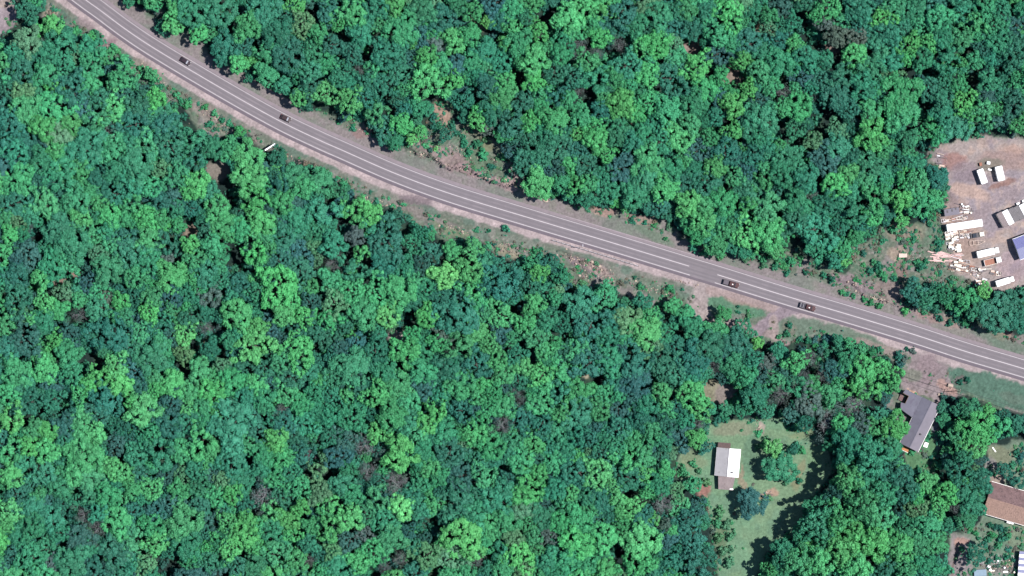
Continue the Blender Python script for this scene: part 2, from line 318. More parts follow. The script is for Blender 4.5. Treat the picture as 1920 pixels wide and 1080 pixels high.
# lay-by, the green island and the dirt tracks
spot(1240, 552, 56, 14, (102, 128, 108), .8, 20)
area([(1292, 522), (1345, 534), (1332, 552), (1324, 575), (1330, 600), (1300, 600), (1290, 570), (1296, 545)], (172, 154, 156), .95)
path([(1290, 600), (1345, 606), (1400, 612), (1450, 628), (1475, 640)], 7, (160, 140, 142)); path([(1420, 622), (1446, 598), (1480, 580), (1505, 575)], 11, (150, 132, 144)); path([(1450, 600), (1456, 630)], 8, (168, 148, 148))
path([(1330, 545), (1400, 562), (1450, 580)], 8, (170, 146, 146), .9)
ISL = [(1322, 558), (1345, 555), (1385, 572), (1425, 582), (1430, 592), (1410, 598), (1375, 592), (1340, 590), (1324, 578)]
area(ISL, (92, 138, 110), 1, 2.5); area([(1350, 560), (1375, 560), (1425, 578), (1400, 580)], (170, 142, 136), .7, 3)
area([(1462, 610), (1490, 592), (1560, 610), (1640, 632), (1660, 650), (1600, 642), (1540, 630), (1480, 636), (1456, 630)], (108, 128, 112), .95, 3); spot(1480, 612, 12, 9, (128, 118, 108), .6)
path([(1610, 640), (1650, 652), (1690, 668)], 7, (160, 138, 136), .7)
area([(1700, 655), (1740, 668), (1785, 688), (1780, 700), (1800, 730), (1790, 742), (1765, 738), (1760, 755), (1745, 760), (1715, 735), (1700, 738), (1690, 715), (1700, 690)], (152, 134, 140), .95)
spot(1740, 690, 22, 30, (150, 128, 136), .8); spot(1775, 728, 20, 9, (188, 148, 140), .9, 15); spot(1712, 733, 11, 6, (230, 175, 140), .9, 30); spot(1712, 700, 16, 10, (120, 128, 112), .7); spot(1725, 745, 24, 6, (90, 118, 92), .8, 20)
area([(1782, 692), (1800, 688), (1850, 700), (2100, 772), (2100, 815), (1920, 768), (1840, 750), (1795, 735), (1782, 712)], (88, 124, 108), 1, 3); spot(1802, 712, 16, 8, (120, 100, 105), .8); spot(1900, 745, 30, 8, (104, 122, 110), .6, 16)
area([(1697, 847), (1700, 877), (1723, 887), (1750, 887), (1758, 847), (1752, 800), (1722, 850)], (92, 142, 100), 1, 3); spot(1758, 800, 8, 40, (130, 128, 148), .7)
# lower right gardens
area(P_RY, (116, 140, 120), 1, 4); spot(1875, 850, 26, 20, (135, 138, 112), .8); spot(1858, 880, 8, 24, (150, 142, 146), .8); spot(1870, 905, 16, 14, (175, 148, 142), .8); spot(1895, 1015, 40, 30, (110, 144, 120), .8)
area([(1786, 1000), (1812, 1000), (1822, 1040), (1816, 1160), (1780, 1160), (1782, 1040)], (150, 138, 142), 1, 4); spot(1803, 1010, 11, 8, (185, 140, 128), .8); path([(1784, 1120), (1788, 1060), (1796, 1020)], 2, (120, 90, 82), .7)
spot(1875, 1060, 44, 22, (150, 146, 144), .7); spot(1910, 1000, 20, 40, (125, 138, 112), .7)
# fine mottling of earth and grass
COL *= (1 + (vnoise(PX, PY, 2.1, 61)[..., None] - .5) * .22 * (1 - sm(poly_sd(PX, PY, P_H1), -2, 4) * .6)[..., None] + (N3[..., None] - .5) * .24 + (N2[..., None] - .5) * .30)
COL = np.clip(COL, .005, .85)
far_ = np.maximum(sm(abs(X), 226, 234), sm(abs(Y), 136, 144))[..., None]; COL = COL * (1 - far_) + np.array(look(62, 92, 74)) * far_
# height: level by the road and yards, uneven on banks and under the forest
flat = np.minimum.reduce([sm(-SD_OPEN, -4, 14)])
Z = flat * ((N1 - .45) * 1.6 + (N2 - .5) * .5)
rough = sm(SD_OPEN, 0, 6) * sm(ar, 44, 56) * (1 - kk) * (1 - sm(poly_sd(PX, PY, P_H1), -2, 4)) * (1 - sm(poly_sd(PX, PY, P_RY), -2, 4))
Z += rough * ((N2 - .5) * 1.0 + (N3 - .5) * .45)
for pts, hh in (([(775, 287), (800, 296), (835, 312), (872, 318), (900, 330), (935, 348), (960, 352), (978, 358)], 1.5), ([(1572, 528), (1600, 540), (1640, 560), (1690, 578)], .8), ([(1050, 472), (1090, 500), (1135, 515)], -.8), ([(393, 118), (440, 150), (480, 165), (535, 190)], .9)):
    d = seglist_dist(wx, wy, pts); yy = np.interp(wx, [p[0] for p in pts], [p[1] for p in pts])
    Z += hh * (1 - sm(d, 1.0, 20)) * sm(yy - wy, -1, 1.5) * (1 + (N3 - .5) * .8)
Z = np.where(ar < 42, 0, Z)
ny, nx = X.shape
me = bpy.data.meshes.new('ground')
vid = np.arange(nx * ny).reshape(ny, nx)
q = np.stack([vid[:-1, :-1], vid[:-1, 1:], vid[1:, 1:], vid[1:, :-1]], -1).reshape(-1, 4)
me.vertices.add(nx * ny); me.vertices.foreach_set('co', np.stack([X, Y, Z], -1).astype(np.float32).ravel())
me.loops.add(q.size); me.loops.foreach_set('vertex_index', q.astype(np.int32).ravel())
me.polygons.add(len(q)); me.polygons.foreach_set('loop_start', np.arange(0, q.size, 4, dtype=np.int32))
me.update(calc_edges=True)
me.shade_smooth()
ca = me.color_attributes.new('earth', 'FLOAT_COLOR', 'POINT')
ca.data.foreach_set('color', np.concatenate([COL, np.ones(X.shape + (1,))], -1).astype(np.float32).ravel())
gm = bpy.data.materials.new('earth_and_grass'); gm.use_nodes = True; t = gm.node_tree; b = t.nodes['Principled BSDF']
b.inputs['Roughness'].default_value = .95; b.inputs['Specular IOR Level'].default_value = .1
a = t.nodes.new('ShaderNodeAttribute'); a.attribute_name = 'earth'
tc = t.nodes.new('ShaderNodeTexCoord'); n = t.nodes.new('ShaderNodeTexNoise'); n.inputs['Scale'].default_value = 1.1; n.inputs['Detail'].default_value = 7; n.inputs['Roughness'].default_value = .7
t.links.new(tc.outputs['Object'], n.inputs['Vector'])
mr = t.nodes.new('ShaderNodeMapRange'); mr.inputs[1].default_value = .3; mr.inputs[2].default_value = .7; mr.inputs[3].default_value = .72; mr.inputs[4].default_value = 1.28
t.links.new(n.outputs[0], mr.inputs[0]); vm = t.nodes.new('ShaderNodeVectorMath'); vm.operation = 'SCALE'
t.links.new(a.outputs['Color'], vm.inputs[0]); t.links.new(mr.outputs[0], vm.inputs['Scale']); t.links.new(vm.outputs[0], b.inputs['Base Color'])
bp = t.nodes.new('ShaderNodeBump'); bp.inputs['Distance'].default_value = .25; bp.inputs['Strength'].default_value = .6; t.links.new(n.outputs[0], bp.inputs['Height']); t.links.new(bp.outputs[0], b.inputs['Normal'])
me.materials.append(gm)
tag(link(bpy.data.objects.new('ground', me)), kind='structure')
def gz(px, py):
    x, y = (px - 960) * SC, (540 - py) * SC
    i = int(np.clip(np.searchsorted(gy, y), 0, ny - 1)); j = int(np.clip(np.searchsorted(gx, x), 0, nx - 1))
    return float(Z[i, j])
# ---------------------------------------------------------------- road
def ribbon(o0, o1, z, i0=0, i1=None):
    m = MB(); A = RA + RN * o0; B = RA + RN * o1
    idx = list(range(len(RA)))[i0:i1]
    vs = []
    for i in idx:
        for P in (A[i], B[i]): x, y = W(*P); vs.append((x, y, z))
    return m.add(vs, [(2 * k, 2 * k + 1, 2 * k + 3, 2 * k + 2) for k in range(len(idx) - 1)])
am = mat('asphalt', look(150, 142, 151), .85, .25, .09, bump=.01, bscale=8, spots=(look(158, 149, 158), .12, .55))
t = am.node_tree
asph = ribbon(-23.5, 22, .03).build('road', am); tag(asph, kind='structure')
asph2 = ribbon(17.6, 22.4, .045).build('road_shoulder', mat('dark_shoulder', look(130, 120, 132), .9, .6, .1)); tag(asph2, kind='structure')
xs = RA[:, 0]
def at(x): return int(np.argmin(abs(xs - x)))
seal = ribbon(-23.8, -18.2, .045).build('road_shoulder', mat('pale_shoulder', look(165, 153, 162), .9, .6, .1)); tag(seal, kind='structure')
# wheel tracks: slightly darker and lighter bands along each lane
wt = mat('wheel_track', look(141, 134, 143), .8, .3, .06)
for o in (-11.5, -5, 5, 11.5): tag(ribbon(o - 1.6, o + 1.6, .038).build('road_wheel_track', wt), kind='structure')
def cut(off, w_, spans, z=.052):
    m = MB()
    for a_, b_ in spans: r = ribbon(off - w_, off + w_, z, at(a_), at(b_) + 1); m.add(r.v, r.f)
    return m
tag(cut(0, .78, [(10, 1292), (1345, 2200)]).build('road_centre_line', M['line']), kind='structure')
tag(cut(15.7, .66, [(10, 1296), (1342, 2200)]).build('road_edge_line', M['line']), kind='structure')
tag(cut(-16, .5, [(10, 2200)]).build('road_edge_line', M['line']), kind='structure')
tag(cut(-22.6, .45, [(1058, 1330)], .055).build('road_seam', mat('pale_seam', look(196, 184, 192), .8, 1, .2)), kind='structure')
# ---------------------------------------------------------------- crown meshes
def ico(n):
    import bmesh
    bm = bmesh.new(); bmesh.ops.create_icosphere(bm, subdivisions=n, radius=1)
    v = np.array([x.co[:] for x in bm.verts]); f = np.array([[y.index for y in x.verts] for x in bm.faces]); bm.free(); return v, f
IV, IF = ico(2)
def nmesh(name, V, quads, tris, var_q, var_t, extra=None, mats=()):
    me = bpy.data.meshes.new(name)
    V = np.asarray(V, np.float32); nq, ntr = len(quads), len(tris); ex = extra or ([], [])
    if ex[0]:
        off = len(V); V = np.concatenate([V, np.array(ex[0], np.float32)])
        ef = [tuple(i + off for i in f) for f in ex[1]]
    else: ef = []
    L = np.concatenate([np.asarray(quads, np.int32).ravel(), np.asarray(tris, np.int32).ravel(), np.array([i for f in ef for i in f], np.int32)])
    cnt = np.concatenate([np.full(nq, 4), np.full(ntr, 3), np.array([len(f) for f in ef], int)]).astype(int)
    me.vertices.add(len(V)); me.vertices.foreach_set('co', V.ravel()); me.loops.add(len(L)); me.loops.foreach_set('vertex_index', L.astype(np.int32))
    me.polygons.add(len(cnt)); me.polygons.foreach_set('loop_start', np.concatenate([[0], np.cumsum(cnt)[:-1]]).astype(np.int32)); me.update(calc_edges=True)
    for m_ in mats: me.materials.append(m_)
    if ef and len(mats) > 1: me.polygons.foreach_set('material_index', np.concatenate([np.zeros(nq + ntr), np.ones(len(ef))]).astype(np.int32))
    at_ = me.attributes.new('leafvar', 'FLOAT', 'FACE')
    at_.data.foreach_set('value', np.concatenate([var_q, var_t, np.zeros(len(ef))]).astype(np.float32)); return me
def crown_data(seed, ncl, cr, nleaf, ls, squash=.62, core=True, ragged=.18, holes=0.0, droop=-.3):
    g = np.random.RandomState(seed); C = []; Rr = []
    lob = [(g.uniform(.5, 1) * ragged, k, g.uniform(0, 6.28)) for k in (2, 3, 4, 5)]
    ga = math.pi * (3 - 5 ** .5)
    LB = g.normal(size=(9, 3)); LB[:, 2] = np.abs(LB[:, 2]); LB /= np.linalg.norm(LB, axis=1)[:, None]
    for i in range(ncl):
        z = droop + (1 - droop) * (1 - (i + .5) / ncl); z += g.uniform(-.06, .06); z = min(.99, z)
        if g.rand() < holes: continue
        a = ga * i + g.uniform(-.45, .45); rr = math.sqrt(max(0, 1 - z * z))
        f = 1 + sum(w_ * math.sin(k * a + p) for w_, k, p in lob) + g.uniform(-.12, .12)
        dd = np.array([rr * math.cos(a), rr * math.sin(a), z]); bm_ = (LB @ dd).max(); f *= .80 + .30 * max(0, (bm_ - .6) / .4)
        c = cr * g.choice([.55, .8, 1.0, 1.25, 1.5])
        C.append([rr * math.cos(a) * f * (1 - c * .75), rr * math.sin(a) * f * (1 - c * .75), z * squash * g.uniform(.84, 1.12) * (.72 + .36 * max(0, (bm_ - .6) / .4)) + (0 if z > 0 else -.05)]); Rr.append(c)
    V = []; T = []; Q = []; vq = []; vt = []; nv_ = 0
    for c, r in zip(C, Rr):
        c = np.array(c); cv = g.uniform(.12, .88); el = g.uniform(.6, 1.5); ea = g.uniform(0, 3.14); ex = np.array([math.cos(ea), math.sin(ea), 0])
        def stretch(p_): return p_ + np.outer(p_ @ ex, ex) * (el - 1)
        if core:
            k = stretch(IV * (r * .74) * (1 + (g.rand(len(IV), 1) - .5) * .7)); k[:, 2] *= .9
            V.append(k + c); T.append(IF + nv_); nv_ += len(IV); vt.append(np.clip(cv + (g.rand(len(IF)) - .5) * .4, 0, 1))
        n_ = int(nleaf * (r / cr) ** 2)
        d = g.normal(size=(n_, 3)); d[:, 2] = np.abs(d[:, 2]) * .9 - .25; d /= np.linalg.norm(d, axis=1)[:, None]
        p = c + stretch(d * r * g.uniform(.6 if core else .2, 1.28, (n_, 1)))
        nn = d * .8 + g.normal(size=(n_, 3)) * .5 + [0, 0, .5]; nn /= np.linalg.norm(nn, axis=1)[:, None]
        u = np.cross(nn, g.normal(size=(n_, 3))); u /= np.linalg.norm(u, axis=1)[:, None]; w_ = np.cross(nn, u)
        s = ls * g.uniform(.6, 1.5, (n_, 1))
        qd = np.stack([p - u * s, p + w_ * s * .7, p + u * s, p - w_ * s * .7], 1).reshape(-1, 3)
        V.append(qd); Q.append(np.arange(n_ * 4).reshape(-1, 4) + nv_); nv_ += n_ * 4; vq.append(np.clip(cv + (g.rand(n_) - .5) * .5, 0, 1))
    return (np.concatenate(V), np.concatenate(Q), np.concatenate(T) if T else np.zeros((0, 3), int), np.concatenate(vq), np.concatenate(vt) if vt else np.zeros(0))
def trunk_data(seed, th=1.65, r=.075, limbs=7, twigs=0):
    g = random.Random(seed); m = MB(); p = Vector((0, 0, -.25)); pr = r * 1.25
    pts = [p]
    for k in range(4):
        q = Vector((g.uniform(-.05, .05), g.uniform(-.05, .05), -.25 + (th + .25) * (k + 1) / 4)); m.tube(pts[-1], q, pr, pr * .82, 7); pr *= .82; pts.append(q)
    for i in range(limbs):
        a = i * 2.4 + g.uniform(-.3, .3); b = pts[2].lerp(pts[4], g.uniform(.1, 1)); e = Vector((math.cos(a) * g.uniform(.4, .68), math.sin(a) * g.uniform(.4, .68), th + g.uniform(.0, .42)))
        md = b.lerp(e, .5) + Vector((0, 0, -.06)); m.tube(b, md, r * .5, r * .34, 5); m.tube(md, e, r * .34, r * .12, 5)
        for j in range(twigs):
            s = md.lerp(e, g.random()); e2 = s + Vector((g.uniform(-.35, .35), g.uniform(-.35, .35), g.uniform(.0, .3))); m.tube(s, e2, r * .13, r * .05, 3)
            for _ in range(3):
                s3 = s.lerp(e2, g.random()); m.tube(s3, s3 + Vector((g.uniform(-.2, .2), g.uniform(-.2, .2), g.uniform(-.02, .2))), r * .07, r * .03, 3)
    return m
# kinds of crown: (clumps, clump radius, leaves, leaf size, ...)
KIND = {'round': [], 'fine': [], 'loose': [], 'bare': []}
TH = 1.75     # crown centre height in unit tree
def make_variant(kind, i):
    sd = 100 * i + len(kind)
    if kind == 'round': cd = crown_data(sd, 125, .122, 34, .045, .60)
    elif kind == 'fine': cd = crown_data(sd, 175, .096, 22, .038, .52, ragged=.2)
    elif kind == 'loose': cd = crown_data(sd, 104, .125, 32, .045, .66, holes=.25, ragged=.28)
    else: cd = crown_data(sd, 34, .2, 26, .030, .6, core=False, ragged=.25, holes=.15)
    td = trunk_data(sd, TH - .15, .07, 7 if kind != 'bare' else 12, 0 if kind != 'bare' else 9)
    V = cd[0] + np.array([0, 0, TH]); barkm = M['greybark' if kind == 'bare' else 'bark']
    cm = nmesh('crown_' + kind, V, *cd[1:], mats=(M['leaf'],)); tm = td.mesh('trunk_' + kind, barkm)
    jm = nmesh('tree_' + kind, V, *cd[1:], extra=(td.v, td.f), mats=(M['leaf'], barkm))
    KIND[kind].append((cm, tm, jm))
for kd, c_ in (('round', 5), ('fine', 4), ('loose', 3), ('bare', 2)):
    for i in range(c_): make_variant(kd, i)
FM = 1.42
TONE = {'B': (94, 190, 121), 'L': (80, 174, 122), 'M': (66, 152, 119), 'D': (57, 132, 112), 'O': (100, 160, 120), 'G': (98, 126, 120), 'P': (62, 120, 116), 'Y': (124, 214, 130), 'R': (130, 128, 118)}
def tint(tn, g):
    c = np.array(look(*TONE[tn], FM)); c = c * g.uniform(.86, 1.14) * np.array([g.uniform(.85, 1.15), 1, g.uniform(.88, 1.12)])
    return [float(v) for v in c]
